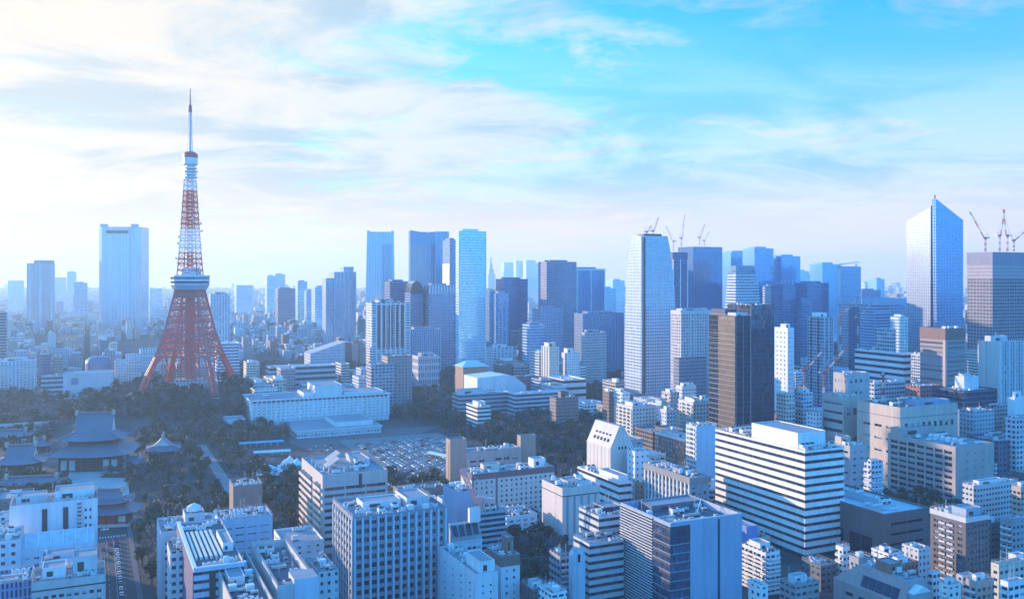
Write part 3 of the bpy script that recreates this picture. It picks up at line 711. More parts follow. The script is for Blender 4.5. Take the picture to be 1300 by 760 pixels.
B.pent(.55, .3, .95, .7, 7, facade((.3, .15, .12), fw=0.)); B.clutter(rng, 3)
B = Bld('apartment_block', 'small balconied block with a dark open side, in front of the cream slotted block', 711, 724, 704, 414, l=697)
B.shaded(facade(GREY, bay=3, flo=3.3, fw=.8, fh=.5)); B.balconies('f', 8, W_PALE, 1, 1.3); B.clutter(rng, 3)
B = Bld('apartment_block', 'slim pale blue slab with a rounded roof, in front of the lower banded wing', 727, 743, 700, 405, l=722)
mb = MB(); w, d, h = B.w, B.d, B.h; prof = [(0, -1), (0, h - 2), (w * .15, h), (w * .5, h + 1.4), (w * .85, h), (w, h - 2), (w, -1)]
mb.loft([[(x, y, z) for x, z in prof] for y in (0, d)]); B.setroot(mb, facade((.5, .57, .66), fw=0.))
mb = MB(); mb.box(w * .4, -.1, h - 5, w * .6, -.004, h - 1.5); B.part('window', mb, G_DARK)
mb = MB(); mb.box(w * .1, -.1, 2, w * .24, -.004, h - 6); B.part('stair_strip', mb, W_PALE)
# right of the dark glass building
B = Bld('apartment_block', 'white block with deep curved balcony tiers, below the striped white slab', 972, 990, 700, 430, l=942, nick='the curved-balcony block')
B.shaded(facade(WHITE, bay=3, flo=3.3, fw=.7, fh=.5)); B.balconies('l', 9, W_WHITE, 1, 1.5, .4, None, 2); B.balconies('f', 9, W_WHITE, 1, 1.2, .4, None, 2); B.pent(.1, .3, .9, .8, 3, W_WHITE); B.clutter(rng, 5)
B = Bld('apartment_block', 'blue hoarded block half hidden behind the curved-balcony block', 948, 962, 668, 470, d=16)
B.shaded(facade((.14, .26, .55), fw=0.))
# brown hall
B = Bld('sports_hall', 'wide low brown hall with long slit windows and a pale patched roof', 1122.5, 1180, 652, 470, d=72, nick='the low brown hall')
B.punched(facade((.17, .125, .125), fw=0.), rng, mats=(G_DARK,), bl=(0,), front=(1, 3, .78, .3, 9, 3.4, 1.5), left=(3, 1, .8, .6, 0, 11, 6), rec=.5, roof=ROOFL)
for k, (u_, v_, a_, b_) in enumerate(((.08, .1, 9, 12), (.1, .72, 8, 9), (.55, .68, 7, 14))):
    mb = MB(); mb.box(0, 0, .01, a_, b_, .06); B.part('roof_patch', mb, (plain('pink_roof_coating', (.5, .36, .32), .8), METAL, ROOFD)[k], (B.w * u_, B.d * v_, B.rz))
B.occ.append((B.w * .3, B.d * .35, B.w * .7, B.d * .6)); mb = MB(); mb.box(0, 0, 0, B.w * .3, 22, 1.2); B.part('skylight', mb, facade((.4, .46, .58), fw=0.), (B.w * .36, B.d * .33, B.rz)); B.clutter(rng, 6)
# brown hotel
B = Bld('hotel', 'dark brown hotel tower with pale balcony panels and a blue plant roof', 1226, 1256, 657, 430, l=1181, nick='the dark brown hotel')
B.punched(facade((.14, .12, .13), fw=0.), rng, left=(4, 11, .55, .5, 1, 3.4, 1), front=(6, 11, .36, .5, 1, 3.4, .8), rec=.35, mats=(G_DARK, G_DARK, G_MID))
q = MB(); q.box(-.5, 0, 0, -.004, 3.4, 1.); bm = q.mesh('balcony_panel', W_PALE)
for j in range(11):
    for k in (1, 2): put('balcony_panel', bm, B.root, (0, 1 + (B.d - 2) / 4 * k + 1.4, 1.4 + (B.h - 4.4) / 11 * j))
B.belt('pale_crown', B.h - 2.4, B.h + .1, W_PALE, .2); B.pent(.15, .08, .85, .5, 4, facade((.35, .42, .5), fw=0.)); B.clutter(rng, 14); B.rail()
# grey beige grid building
B = Bld('office_block', 'broad grey beige office with a deep even grid of recessed windows and round roof tanks', 1213, 1262, 567, 590, l=1127, nick='the recessed-grid office')
B.punched(facade((.42, .36, .34), fw=0.), rng, left=(7, 9, .82, .6, 2, 2.2, 2), front=(3, 7, .14, .2, 3, 3, 8), mats=(G_DARK,), bl=(0, .3, .3, .4), rec=.6)
B.pent(.02, .8, .9, .98, 5.5, facade((.42, .36, .34), fw=0.)); 
for k in range(6):
    mb = MB(); mb.cyl(0, 0, 0, 2.6, 1.7, 1.7, 14); mb.cyl(0, 0, 2.603, 3.1, 1.7, .8, 14); B.part('water_tank', mb, METW, (B.w * .5, B.d * (.2 + .085 * k), B.rz))
    B.occ.append((B.w * .5 - 2, B.d * (.2 + .085 * k) - 2, B.w * .5 + 2, B.d * (.2 + .085 * k) + 2))
B.clutter(rng, 10)
# beige telecom building
B = Bld('office_block', 'long beige building with narrow slots in its sunlit side and a banded roof mast', 1143, 1216, 517, 640, l=1088, nick='the beige slot building')
B.punched(facade((.56, .45, .38), fw=0.), rng, left=(3, 5, .62, .2, 4, 11, 4), front=(9, 3, .5, .3, 12, 7, 3), rec=.6, roof=ROOFD); B.belt('ledge', B.h - 8, B.h - 7.3, facade((.3, .27, .27), fw=0.), .3)
B.pent(.4, .1, .95, .4, 3, facade((.3, .36, .5), fw=0.)); B.clutter(rng, 14)
B = Bld('office_block', 'beige block with dark ribbon windows, against the beige slot building', 1071, 1092, 503, 690, l=1044, nick='the ribboned beige block')
B.punched(facade((.5, .42, .38), fw=0.), rng, left=(1, 8, .94, .36, 1, 2, .6), front=(2, 2, .6, .25, 18, 2, 2), rec=.4); B.clutter(rng, 10)
B = Bld('office_block', 'grey block with short window dashes, in front of the ribboned beige block', 1079, 1100, 566, 600, l=1052, nick='the dashed grey block')
B.punched(facade((.42, .42, .44), fw=0.), rng, left=(1, 8, .9, .4, 1, 2, .8), front=(2, 8, .4, .25, 1, 2, 1), rec=.35); B.pent(.1, .5, .7, .8, 5, facade((.6, .48, .38), fw=0.)); B.clutter(rng, 9)
B = Bld('apartment_block', 'pale blue balcony apartment in front of the recessed-grid office', 1106, 1121, 586, 560, l=1097)
B.shaded(facade((.5, .58, .7), bay=3, flo=3.2, fw=.6, fh=.5)); B.balconies('l', 9, W_WHITE, 1); B.balconies('f', 9, W_WHITE, 1); B.clutter(rng, 4)
# ---------------------------------------------------------------- lower right: low houses and blocks
B = Bld('apartment_block', 'pink brown terraced block with slanted sides and white rooftop plant at the lower photo edge', 1150, 1182, 742, 372, l=1058, nick='the pink brown terraced block')
w, d, h = B.w, B.d, B.h
mb = MB(); mb.loft([[(0, 0, -1), (w, 0, -1), (w, d, -1), (0, d, -1)], [(0, 0, h - 9), (w, 0, h - 9), (w, d, h - 9), (0, d, h - 9)], [(4, 3, h), (w - 1, 3, h), (w - 1, d - 12, h), (4, d - 12, h)]])
B.setroot(mb, facade((.42, .29, .27), fw=0.)); B.rz = h
for j in range(4):
    for k in range(4):
        mb = MB(); mb.box(-.1, 6 + k * (d - 10) / 4, h - 14 - 3.6 * j, -.004, 6 + (k + .55) * (d - 10) / 4, h - 12.6 - 3.6 * j); B.part('window', mb, G_DARK)
for j in range(5):
    mb = MB(); mb.box(1.5, -.1, h - 13.2 - 3.4 * j, w * .7, -.004, h - 11.8 - 3.4 * j); B.part('window', mb, G_DARK)
for k in range(5):
    mb = MB(); y_ = 5 + k * (d - 20) / 5; mb.loft([[(.35, y_, h - 8), (.35, y_ + 3.4, h - 8), (2.2, y_ + 3.4, h - 3.6), (2.2, y_, h - 3.6)], [(.2, y_, h - 7.8), (.2, y_ + 3.4, h - 7.8), (2.0, y_ + 3.4, h - 3.4), (2.0, y_, h - 3.4)]]); B.part('skylight', mb, G_MID)
mb = MB(); mb.box(w * .2, -1.2, h - 9.5, w * .95, 2.5, h - 4); B.part('dormer', mb, W_PINK); mb = MB(); mb.loft([[(w * .2, -1.5, h - 3.99), (w * .95, -1.5, h - 3.99), (w * .95, 4, h - 3.99), (w * .2, 4, h - 3.99)], [(w * .55, -1.5, h - 1.5), (w * .6, -1.5, h - 1.5), (w * .6, 4, h - 1.5), (w * .55, 4, h - 1.5)]]); B.part('dormer_roof', mb, METW)
B.occ.append((0, 0, 5, d)); B.occ.append((0, d - 13, w, d)); B.occ.append((0, 0, w, 4)); B.clutter(rng, 22); B.pent(.3, .3, .8, .5, 4, facade((.33, .16, .12), fw=0.))
specs = [  # a, b, top, Y, l, colour, storeys' look, label
    (1070, 1079, 694, 440, 1061, WHITE, 'slim white stair tower with a round foot tank, under the striped white slab'),
    (1128, 1146, 702, 425, 1106, WHITE, 'white flat-roofed house top with three dark windows, before the low brown hall'),
    (1166, 1181, 696, 432, 1145, PALE, 'pale house with a sloping glass side, between low brown hall and dark brown hotel'),
    (1140, 1166, 716, 405, 1124, BRICK, 'brick red stair block on top of the pink brown terraced block'),
    (1268, 1302, 716, 400, 1258, CREAM, 'cream flat block with a tall white shaft, right of the dark brown hotel'),
    (1240, 1262, 738, 378, 1226, BEIGE, 'beige townhouse with stacked white balconies below the dark brown hotel'),
    (1204, 1220, 742, 372, 1192, (.68, .66, .62), 'narrow white townhouse in the cluster at the foot of the dark brown hotel'),
    (1222, 1236, 730, 392, 1214, (.48, .48, .5), 'grey white townhouse wedged behind the narrow white townhouse'),
    (1280, 1300, 738, 370, 1270, WHITE, 'white townhouse corner in the lower corner of the photo'),
    (1010, 1040, 742, 400, 990, PINK, 'pink brown low roof sloping away beneath the striped white slab'),
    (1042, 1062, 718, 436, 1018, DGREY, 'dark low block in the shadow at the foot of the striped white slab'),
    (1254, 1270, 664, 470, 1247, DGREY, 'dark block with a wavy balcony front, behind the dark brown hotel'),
    (1285, 1312, 660, 460, 1270, GREY, 'blue grey block with a dark top storey, beside the wavy dark block'),
    (1240, 1293, 617, 540, 1222, PALE, 'pale building with a sunlit end and square panes, beyond the dark brown hotel'),
    (1296, 1320, 618, 520, 1284, BEIGE, 'beige block with small windows on the photo edge, beside the pale grid-paned building'),
    (1264, 1310, 588, 640, 1240, WHITE, 'low white roofed hall behind the pale grid-paned building'),
    (1090, 1106, 708, 420, 1078, GREY, 'grey utility block with a tank, beneath the low brown hall'),
    (966, 975, 742, 372, 950, WHITE, 'white rooftop on the lower photo edge below the curved-balcony block'),
    (1184, 1194, 726, 405, 1178, WHITE, 'thin white house squeezed between the brick stair block and the dark brown hotel'),
    (700, 720, 752, 362, 684, WHITE, 'white low roof at the lower photo edge, before the small balconied block'),
    (676, 700, 748, 385, 662, BROWN, 'brown low block at the lower photo edge beside the bare garden trees'),
]
for i, (a, b_, top, Y, l, c, lab) in enumerate(specs):
    B = Bld('townhouse' if Y < 440 else 'city_block', lab, a, b_, top, Y, l=l, cat='house' if Y < 440 else 'building')
    B.shaded(facade(c, bay=rng.choice([2.6, 3, 3.4]), flo=3.2, fw=rng.choice([.4, .55, .7]), fh=.42, top=B.h - 1.2))
    if i in (0, 5, 6, 7, 8, 12): B.balconies('l', max(2, int(B.h / 3.2)), W_WHITE, 1, 1.1)
    if rng.random() < .7 and B.w > 7: B.pent(.15, .3, .7, .75, rng.choice([2.6, 3.2]), W_WHITE)
    B.clutter(rng, 6)
    if rng.random() < .5: B.rail()
B = Bld('chimney', 'tall white shaft standing beside the cream flat block', 1290, 1302, 704, 412, d=4, cat='tower'); B.shaded(W_WHITE)

# ---------------------------------------------------------------- middle distance, right half
B = Bld('office_tower', 'brown office tower with a thick brown crown and sunlit banded side', 1200, 1225, 417, 800, l=1168, nick='the brown crowned tower')
B.shaded(facade((.36, .27, .25), (.2, .24, .3), bay=50., bayy=60., flo=4.1, fw=.99, fh=.5, top=B.h - 11)); B.belt('crown', B.h - 10, B.h + .1, facade((.22, .13, .12), fw=0.), .3)
mb = MB(); mb.box(-.25, -.25, 0, 2.2, 2.2, B.h - 10.1); B.part('corner_pier', mb, facade((.55, .38, .32), fw=0.)); B.clutter(rng, 6)
B = Bld('office_tower', 'white tower with close vertical fins and two sunlit flanks near the photo edge', 1270, 1316, 434, 800, l=1242, nick='the white finned tower')
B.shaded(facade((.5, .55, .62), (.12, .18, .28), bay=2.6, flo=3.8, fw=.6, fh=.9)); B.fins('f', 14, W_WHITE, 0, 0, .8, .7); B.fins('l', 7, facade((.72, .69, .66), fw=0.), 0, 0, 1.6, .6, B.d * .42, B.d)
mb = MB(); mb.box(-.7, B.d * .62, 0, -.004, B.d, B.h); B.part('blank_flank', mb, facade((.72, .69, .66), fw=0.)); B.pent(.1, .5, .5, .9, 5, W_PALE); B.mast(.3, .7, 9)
B = Bld('office_block', 'white office block ringed by thin dark stripes, below the domed construction cranes', 1148, 1157, 449, 850, l=1085, nick='the thin-striped office')
B.slabs(facade((.66, .7, .74), fw=0.), GL_BAND, 13, .56, .4, 0, 1.2); B.clutter(rng, 8)
B = Bld('office_tower', 'grey gridded tower head rising out of the roof of the thin-striped office', 1132, 1137, 418, 905, l=1112)
B.shaded(facade((.45, .47, .52), (.08, .11, .17), bay=3, flo=3.8, fw=.7, fh=.5)); B.clutter(rng, 2)
B = Bld('office_block', 'grey rounded-corner block with small windows, before the thin-striped office', 1076, 1104, 474, 760, l=1058, nick='the rounded-corner block')
B.punched(facade((.45, .45, .47), fw=0.), rng, left=(4, 7, .3, .34, 2, 2, 1), front=(4, 7, .4, .3, 2, 2, 1), rec=.3); B.clutter(rng, 9)
B = Bld('office_block', 'pale low block with chimneys behind the beige slot building', 1110, 1150, 486, 800, l=1092); B.shaded(facade((.5, .53, .57), bay=3.4, flo=3.8, fw=.75, fh=.4)); B.clutter(rng, 8)
B = Bld('apartment_tower', 'slim white apartment tower with one file of windows, right of the dark glass tower', 1000, 1008, 416, 870, l=983, nick='the slim white tower')
B.punched(facade((.68, .72, .76), fw=0.), rng, left=(3, 22, .3, .34, 2, 3, 1.5), front=(2, 22, .3, .34, 2, 3, 1), rec=.3); B.pent(.1, .2, .9, .6, 4, W_WHITE); B.mast(.5, .4, 6)
B = Bld('apartment_tower', 'blue grey residential tower scored by dark vertical joints, behind the red and white ground cranes', 1046, 1058, 402, 930, l=1025, nick='the scored blue tower')
B.shaded(facade((.34, .4, .48), (.07, .1, .17), bay=2.6, flo=3.3, fw=.66, fh=.62))
for k in (.3, .72):
    mb = MB(); mb.box(-.12, B.d * k, 0, -.004, B.d * k + 1.6, B.h - 1); B.part('dark_joint', mb, DARKM)
B.fins('f', 3, W_PALE, 0, 0, 1, .5); B.pent(.1, .3, .9, .8, 4.5, W_WHITE)
B = Bld('apartment_block', 'cream sunlit apartment block in front of the dark glass tower foot', 998, 1009, 500, 720, l=986)
B.shaded(facade((.62, .57, .5), bay=3, flo=3.2, fw=.5, fh=.5)); B.balconies('f', 9, W_WHITE, 1); B.clutter(rng, 5)
B = Bld('apartment_block', 'pale blue twin apartment block beside the cream sunlit apartment block', 1020, 1032, 498, 730, l=1010)
B.shaded(facade((.56, .62, .7), bay=3, flo=3.2, fw=.55, fh=.5)); B.balconies('l', 9, W_WHITE, 1); B.clutter(rng, 5); B.pent(.1, .2, .8, .7, 3, W_WHITE)
B = Bld('apartment_block', 'small stepped white block with a round window pattern, right of the pale blue twin block', 1036, 1044, 524, 700, l=1024)
B.shaded(facade(WHITE, bay=3.2, flo=3.3, fw=.4, fh=.4)); B.clutter(rng, 5)
B = Bld('office_block', 'white tower stub with a dark glass wing, left of the white finned tower', 1224, 1242, 478, 730, l=1212, nick='the white-stubbed glass block')
B.shaded(facade((.62, .65, .68), fw=0.)); B.mast(.6, .5, 14); B.clutter(rng, 4)
B = Bld('office_block', 'dark glass wing with a white side, joined to the white tower stub', 1224, 1266, 496, 715, d=30)
B.shaded(facade((.1, .13, .2), (.04, .06, .11), bay=2, flo=4, fw=.9, fh=.8, gm=.5)); B.clutter(rng, 6)
B = Bld('office_block', 'grey block with a stack of small balconies, before the white tower stub', 1236, 1262, 522, 690, l=1216)
B.shaded(facade((.42, .45, .5), bay=3.2, flo=3.3, fw=.4, fh=.4)); B.balconies('l', 9, W_PALE, 1, 1.2, B.d * .5); B.clutter(rng, 8)
B = Bld('apartment_block', 'beige shaded block with dark balcony openings, right of the grey small-balconied block', 1262, 1284, 516, 720, l=1246)
B.shaded(facade((.5, .45, .42), bay=3.2, flo=3.3, fw=.5, fh=.45)); B.balconies('l', 9, W_BEIGE, 1, 1.2, .5, B.d * .45); B.clutter(rng, 8)
B = Bld('office_block', 'bright white block with a capped shaft on the photo edge, below the white finned tower', 1288, 1320, 505, 700, l=1279); B.shaded(facade(WHITE, bay=3.5, flo=3.6, fw=.0)); B.pent(.1, .3, .35, .7, 5, W_WHITE)
B = Bld('office_block', 'low block with bay windows and a dark roof edge, under the bright white block', 1290, 1325, 530, 640, l=1276); B.shaded(facade((.52, .54, .58), bay=3.6, flo=3.6, fw=.6, fh=.5)); B.clutter(rng, 7)
B = Bld('office_block', 'dark navy low block on the photo edge behind the low white roofed hall', 1268, 1325, 560, 640, d=26); B.shaded(facade((.13, .14, .2), bay=4, flo=4, fw=.5, fh=.4)); B.clutter(rng, 7)
B = Bld('office_block', 'flat brick red rooftop block behind the beige slot building', 1168, 1196, 490, 780, l=1150); B.shaded(facade((.36, .14, .12), bay=3.5, flo=3.6, fw=.5, fh=.4)); B.clutter(rng, 5)

# copper and black tower
B = Bld('office_tower', 'black glass tower with a copper-coloured panelled flank and gold-lit roof machinery', 934, 953, 401, 715, l=900, nick='the copper and black tower')
B.shaded(facade((.05, .06, .085), (.03, .045, .08), bay=1.6, flo=4., fw=.9, fh=.88, gm=.5, gr=.06, roof=(.12, .13, .15)))
mb = MB(); mb.box(-.5, .3, -1, -.004, B.d * .62, B.h - .6); B.part('copper_flank', mb, facade((.1, .08, .078), (.07, .056, .054), bay=1.8, flo=4., fw=.5, fh=.86, gm=.1, gr=.4, wr=.8, blind=0.))
for k in range(26):
    if k == 0: mb = MB(); mb.box(-.62, .2, 0, -.504, B.d * .63, .22); lm = mb.mesh('floor_line', facade((.5, .4, .32), fw=0.)); mb = MB(); mb.box(-.16, B.d * .64, 0, -.004, B.d, .3); l2 = mb.mesh('floor_line', W_GREY)
    put('floor_line', lm, B.root, (0, 0, 4.1 * k + 3)); put('floor_line', l2, B.root, (0, 0, 4.1 * k + 3))
B.fins('f', 3, W_GREY, 0, .5, .3, .3)
B.pent(.1, .45, .95, .98, 5.5, facade((.06, .08, .14), fw=0.)); B.pent(.1, .05, .9, .35, 3, W_PALE); B.clutter(rng, 6); B.rail(W_WHITE)
B = Bld('office_tower', 'black glass tower mirroring a beige building, joined behind the copper and black tower', 953, 983, 387, 745, d=30, nick='the black mirror tower')
B.shaded(facade((.05, .06, .09), (.09, .12, .19), bay=1.6, flo=4., fw=.92, fh=.9, gm=.7, gr=.05, tilt=.02, roof=(.1, .1, .12))); B.fins('f', 2, W_GREY, 0, .5, .3, .3); B.clutter(rng, 4)
B = Bld('apartment_tower', 'pink white apartment slab finely gridded with balconies, beside the copper and black tower', 864, 905, 394, 950, d=18, nick='the pink gridded slab')
B.shaded(facade((.56, .52, .52), (.14, .17, .24), bay=3.4, flo=3.2, fw=.66, fh=.6, top=B.h - 3)); B.fins('f', 8, facade((.62, .58, .57), fw=0.), 0, 2, .7, .7); B.pent(.1, .2, .9, .8, 2.5); B.clutter(rng, 4)
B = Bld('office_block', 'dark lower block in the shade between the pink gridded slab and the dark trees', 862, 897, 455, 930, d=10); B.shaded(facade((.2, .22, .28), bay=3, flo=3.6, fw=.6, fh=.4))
# white cluster below the tapering tower
for (a, b_, top, Y, l, c, lab, bal) in [
    (803, 833, 516, 790, 783, (.62, .6, .57), 'cream white block with deep sunlit window boxes at the foot of the tapering gridded tower', 'l'),
    (790, 800, 498, 840, 776, WHITE, 'white stepped apartment block beside the cream white window-box block', 'l'),
    (773, 778, 497, 850, 765, BROWN, 'thin brown shafted block left of the white stepped apartment block', None),
    (851, 862, 498, 820, 840, (.5, .46, .44), 'brown-banded apartment end right of the tapering gridded tower foot', 'l'),
    (880, 900, 510, 770, 861, (.6, .58, .55), 'cream apartment block with a saw-edged balcony row, left of the balcony ladder slab', 'l'),
    (866, 884, 490, 850, 858, (.58, .6, .63), 'white block with two square windows high on its front, behind the saw-edged apartment block', None),
    (846, 858, 520, 770, 838, PALE, 'small pale block at the foot of the brown-banded apartment end', None),
    (890, 902, 506, 830, 884, WHITE, 'white peaked block squeezed against the copper and black tower', None)]:
    B = Bld('apartment_block', lab, a, b_, top, Y, l=l); B.shaded(facade(c, bay=3.3, flo=3.3, fw=.45, fh=.42, top=B.h - 1.5))
    if bal: B.balconies(bal, max(3, int(B.h / 3.4)), W_CREAM if c != WHITE else W_WHITE, 1, 1.2)
    B.pent(.2, .3, .7, .8, 3, W_WHITE); B.clutter(rng, 6)

# ---------------------------------------------------------------- middle distance, centre and left
B = Bld('hotel', 'long white slab hotel with ribbed front and dark top-floor windows, among the park trees', 319, 494, 508, 900, l=308.5, nick='the white slab hotel')
B.shaded(facade((.72, .73, .72), (.36, .4, .46), bay=4.7, flo=3.1, fw=.62, fh=.3, gm=0., blind=.1, roof=(.5, .52, .54), top=B.h - 4))
B.fins('f', 31, facade((.8, .79, .76), fw=0.), 5, 3.4, 1.4, 1.); B.belt('eave', B.h - 1.6, B.h + .1, W_WHITE, 1.2)
for k in range(30):
    if k == 0: mb = MB(); mb.box(0, -.12, 0, 3.4, -.004, 1.6); wm = mb.mesh('window', G_DARK)
    put('window', wm, B.root, (1.6 + k * (B.w - 2.4) / 30, 0, B.h - 3.4))
for j in range(8):
    if j == 0: mb = MB(); mb.box(-1, B.d * .3, 0, -.004, B.d * .75, 1.1); bm = mb.mesh('balcony', W_WHITE)
    put('balcony', bm, B.root, (0, 0, 3 + j * 2.9))
B.pent(.46, .15, .66, .85, 11, facade((.7, .7, .68), fw=0.), louvre=False); B.pent(.38, .2, .46, .8, 4, W_WHITE, louvre=False); B.pent(.68, .2, .98, .8, 2, W_WHITE, louvre=False); B.clutter(rng, 5)
B = Bld('hotel_podium', 'low white podium with a row of panes along the front of the white slab hotel', 377, 484, 547, 845, d=70, w=None, cat='building', nick='the hotel podium')
B.shaded(facade((.62, .65, .67), (.3, .36, .45), bay=3.2, flo=5., fw=.8, fh=.4, gm=.2, blind=.05, roof=(.45, .49, .53), top=B.h - 2.5)); B.belt('eave', B.h - 1.2, B.h + .1, W_WHITE, 1.); B.pent(.5, .2, .95, .9, 4, W_WHITE, louvre=False)
B = Bld('banquet_hall', 'plain low white hall at the park end of the white slab hotel', 286, 312, 533, 880, d=26, cat='building'); B.shaded(facade((.6, .64, .66), fw=0., roof=(.5, .55, .58)))
B = Bld('apartment_block', 'long four-storey banded apartment building behind the white slab hotel', 342, 427, 466, 1150, l=337, nick='the long banded apartments')
B.slabs(facade((.5, .5, .52), fw=0.), GL_BAND, 5, .5, .8, 0, 1.4, ROOFL); B.clutter(rng, 8)
B = Bld('office_block', 'pink brick block with a gridded wing, at the far end of the white slab hotel', 492, 523, 452, 1010, d=22, nick='the pink brick block'); B.shaded(facade((.36, .27, .27), (.1, .12, .18), bay=4, flo=3.5, fw=.5, fh=.45)); B.clutter(rng, 5)
B = Bld('office_block', 'gridded grey wing standing before the pink brick block', 471, 502, 462, 1000, d=20); B.shaded(facade((.4, .4, .46), (.08, .1, .16), bay=4.2, flo=3.6, fw=.7, fh=.6)); B.clutter(rng, 4)
B = Bld('office_block', 'pale banded city hall wing with a rounded white roof behind', 654, 722, 500, 955, d=20, nick='the banded civic wing')
B.slabs(facade((.5, .52, .56), fw=0.), GL_BAND, 6, .55, .5, 0, 1.2, ROOFL); B.clutter(rng, 5)
B = Bld('office_block', 'grey brown banded block with a sunlit end, left of the banded civic wing', 583, 648, 501, 950, l=574, nick='the grey brown civic block')
B.slabs(facade((.36, .35, .38), fw=0.), GL_BAND, 6, .62, .5, 0, 1.2, ROOFL); B.pent(.05, .2, .5, .8, 5, W_PALE); B.clutter(rng, 6)
B = Bld('assembly_hall', 'white hall with a broad curved roof rising behind the grey brown civic block', 606, 668, 490, 1010, d=40, cat='building', nick='the curved white hall')
w, d, h = B.w, B.d, B.h; prof = [(0, -1), (0, h + 9), (w * .55, h + 11), (w * .75, h + 9), (w, h - 2), (w, -1)]
mb = MB(); mb.loft([[(x, y, z) for x, z in prof] for y in (0, d)]); B.setroot(mb, facade((.66, .7, .72), fw=0., roof=(.6, .66, .7)))
B = Bld('office_block', 'small white block with three window strips, in front of the grey brown civic block', 606, 623, 516, 880, l=592); B.slabs(W_WHITE, GL_BAND, 6, .55, .4, 0, 1.2, ROOFL); B.pent(.3, .3, .9, .8, 4, W_WHITE); B.clutter(rng, 3)
B = Bld('office_block', 'small brown block with a square tower, in front of the banded civic wing', 706, 734, 505, 880, l=698); B.shaded(facade((.26, .19, .18), (.1, .12, .18), bay=3, flo=3.4, fw=.6, fh=.35)); B.pent(.3, .3, .65, .8, 6, W_BROWN); B.clutter(rng, 3)
B = Bld('office_block', 'red brown low block beside the cream lit tower', 660, 684, 478, 1080, l=655); B.shaded(facade((.3, .16, .16), bay=3.4, flo=3.5, fw=.4, fh=.4)); B.clutter(rng, 3)
B = Bld('apartment_tower', 'small cream tower glowing in the sun, behind the banded civic wing', 698, 710, 440, 1120, l=688, nick='the cream lit tower'); B.shaded(facade((.72, .66, .58), bay=3, flo=3.3, fw=.3, fh=.5)); B.fins('l', 4, W_CREAM, 0, 0, 1.6, .8); B.pent(.1, .3, .9, .9, 5, W_CREAM)
B = Bld('apartment_block', 'white stepped block right of the cream lit tower', 720, 736, 448, 1130, l=713); B.shaded(facade(WHITE, bay=3, flo=3.3, fw=.35, fh=.4)); B.pent(.1, .2, .6, .9, 6, W_WHITE)
B = Bld('office_block', 'bright white low terraces before the white stepped block', 716, 744, 482, 1040, l=694); B.slabs(W_WHITE, GL_BAND, 4, .6, .5, 0, 1, ROOFL); B.clutter(rng, 3)
B = Bld('office_tower', 'grey beige tower with fine horizontal bands, behind the row of dark trees', 742, 770, 422, 1200, l=738, nick='the fine-banded grey tower'); B.shaded(facade((.46, .44, .45), (.16, .19, .26), bay=1.8, flo=3.6, fw=.8, fh=.4)); B.pent(.1, .2, .7, .8, 4); B.clutter(rng, 3)
B = Bld('office_block', 'pale square block with three window files, left of the cream lit tower', 626, 653, 441, 1300, d=24); B.shaded(facade((.58, .64, .7), (.12, .18, .28), bay=6, flo=3.8, fw=.45, fh=.5)); B.pent(.2, .2, .7, .8, 4, W_WHITE)
B = Bld('pavilion_hall', 'low brown hall under a pale green hipped roof, behind the grey brown civic block', 588, 619, 466, 1100, d=26, cat='building')
mb = MB(); w, d, h = B.w, B.d, B.h; mb.box(0, 0, -1, w, d, h); B.setroot(mb, facade((.3, .18, .15), fw=0.))
mb = MB(); mb.loft([[(-2, -2, h + .004), (w + 2, -2, h + .004), (w + 2, d + 2, h + .004), (-2, d + 2, h + .004)], [(w * .25, d * .4, h + 6), (w * .75, d * .4, h + 6), (w * .75, d * .6, h + 6), (w * .25, d * .6, h + 6)]]); B.part('roof', mb, plain('verdigris_roof', (.4, .62, .62), .6))
B = Bld('office_block', 'stone library-like block with pillared windows, right of the pink brick block', 531, 558, 452, 1180, d=24); B.shaded(facade((.45, .46, .5), (.12, .15, .22), bay=3, flo=9, fw=.5, fh=.6)); B.pent(.2, .2, .8, .8, 4)
# left edge
B = Bld('apartment_block', 'white apartment block with rows of balcony shadows, on the left photo edge beyond the trees', -14, 46, 459, 1130, d=22, nick='the white balcony block')
B.shaded(facade((.66, .7, .74), (.12, .18, .3), bay=4.2, flo=3.1, fw=.55, fh=.5)); B.balconies('f', 15, W_WHITE, 1, 1.5, 6, B.w * .45, 1); B.balconies('f', 15, W_WHITE, 1, 1.5, B.w * .62, B.w - 1, 1); B.pent(.3, .2, .8, .8, 4, W_WHITE); B.clutter(rng, 5)
B = Bld('office_tower', 'grey striped tower sliver on the photo edge behind the white balcony block', -30, 8, 397, 1400, d=24, cat='building'); B.slabs(W_GREY, GL_BAND, 20, .5, .5, 0, 1)
B = Bld('office_block', 'low beige ribbon-windowed block between the white balcony block and the plain white block', 52, 82, 478, 1100, d=24); B.slabs(facade((.5, .49, .5), fw=0.), GL_BAND, 5, .55, .5, 0, 1); B.clutter(rng, 5)
B = Bld('office_block', 'plain white block with a sunlit corner sign panel, beyond the park trees', 80, 144, 474, 1110, d=26, nick='the plain white block'); B.shaded(facade((.6, .62, .64), fw=0.))
mb = MB(); mb.box(B.w * .16, -.3, B.h - 14, B.w * .3, -.004, B.h - 6); B.part('sign_panel', mb, facade((.2, .23, .32), fw=0.)); mb = MB(); mb.box(B.w * .22, -1, B.h - 1, B.w * .46, -.31, B.h + 2); B.part('lit_fascia', mb, METW)
B = Bld('auditorium', 'dark blue round-topped auditorium behind the plain white block', 108, 143, 462, 1170, d=30, cat='building')
w, d, h = B.w, B.d, B.h
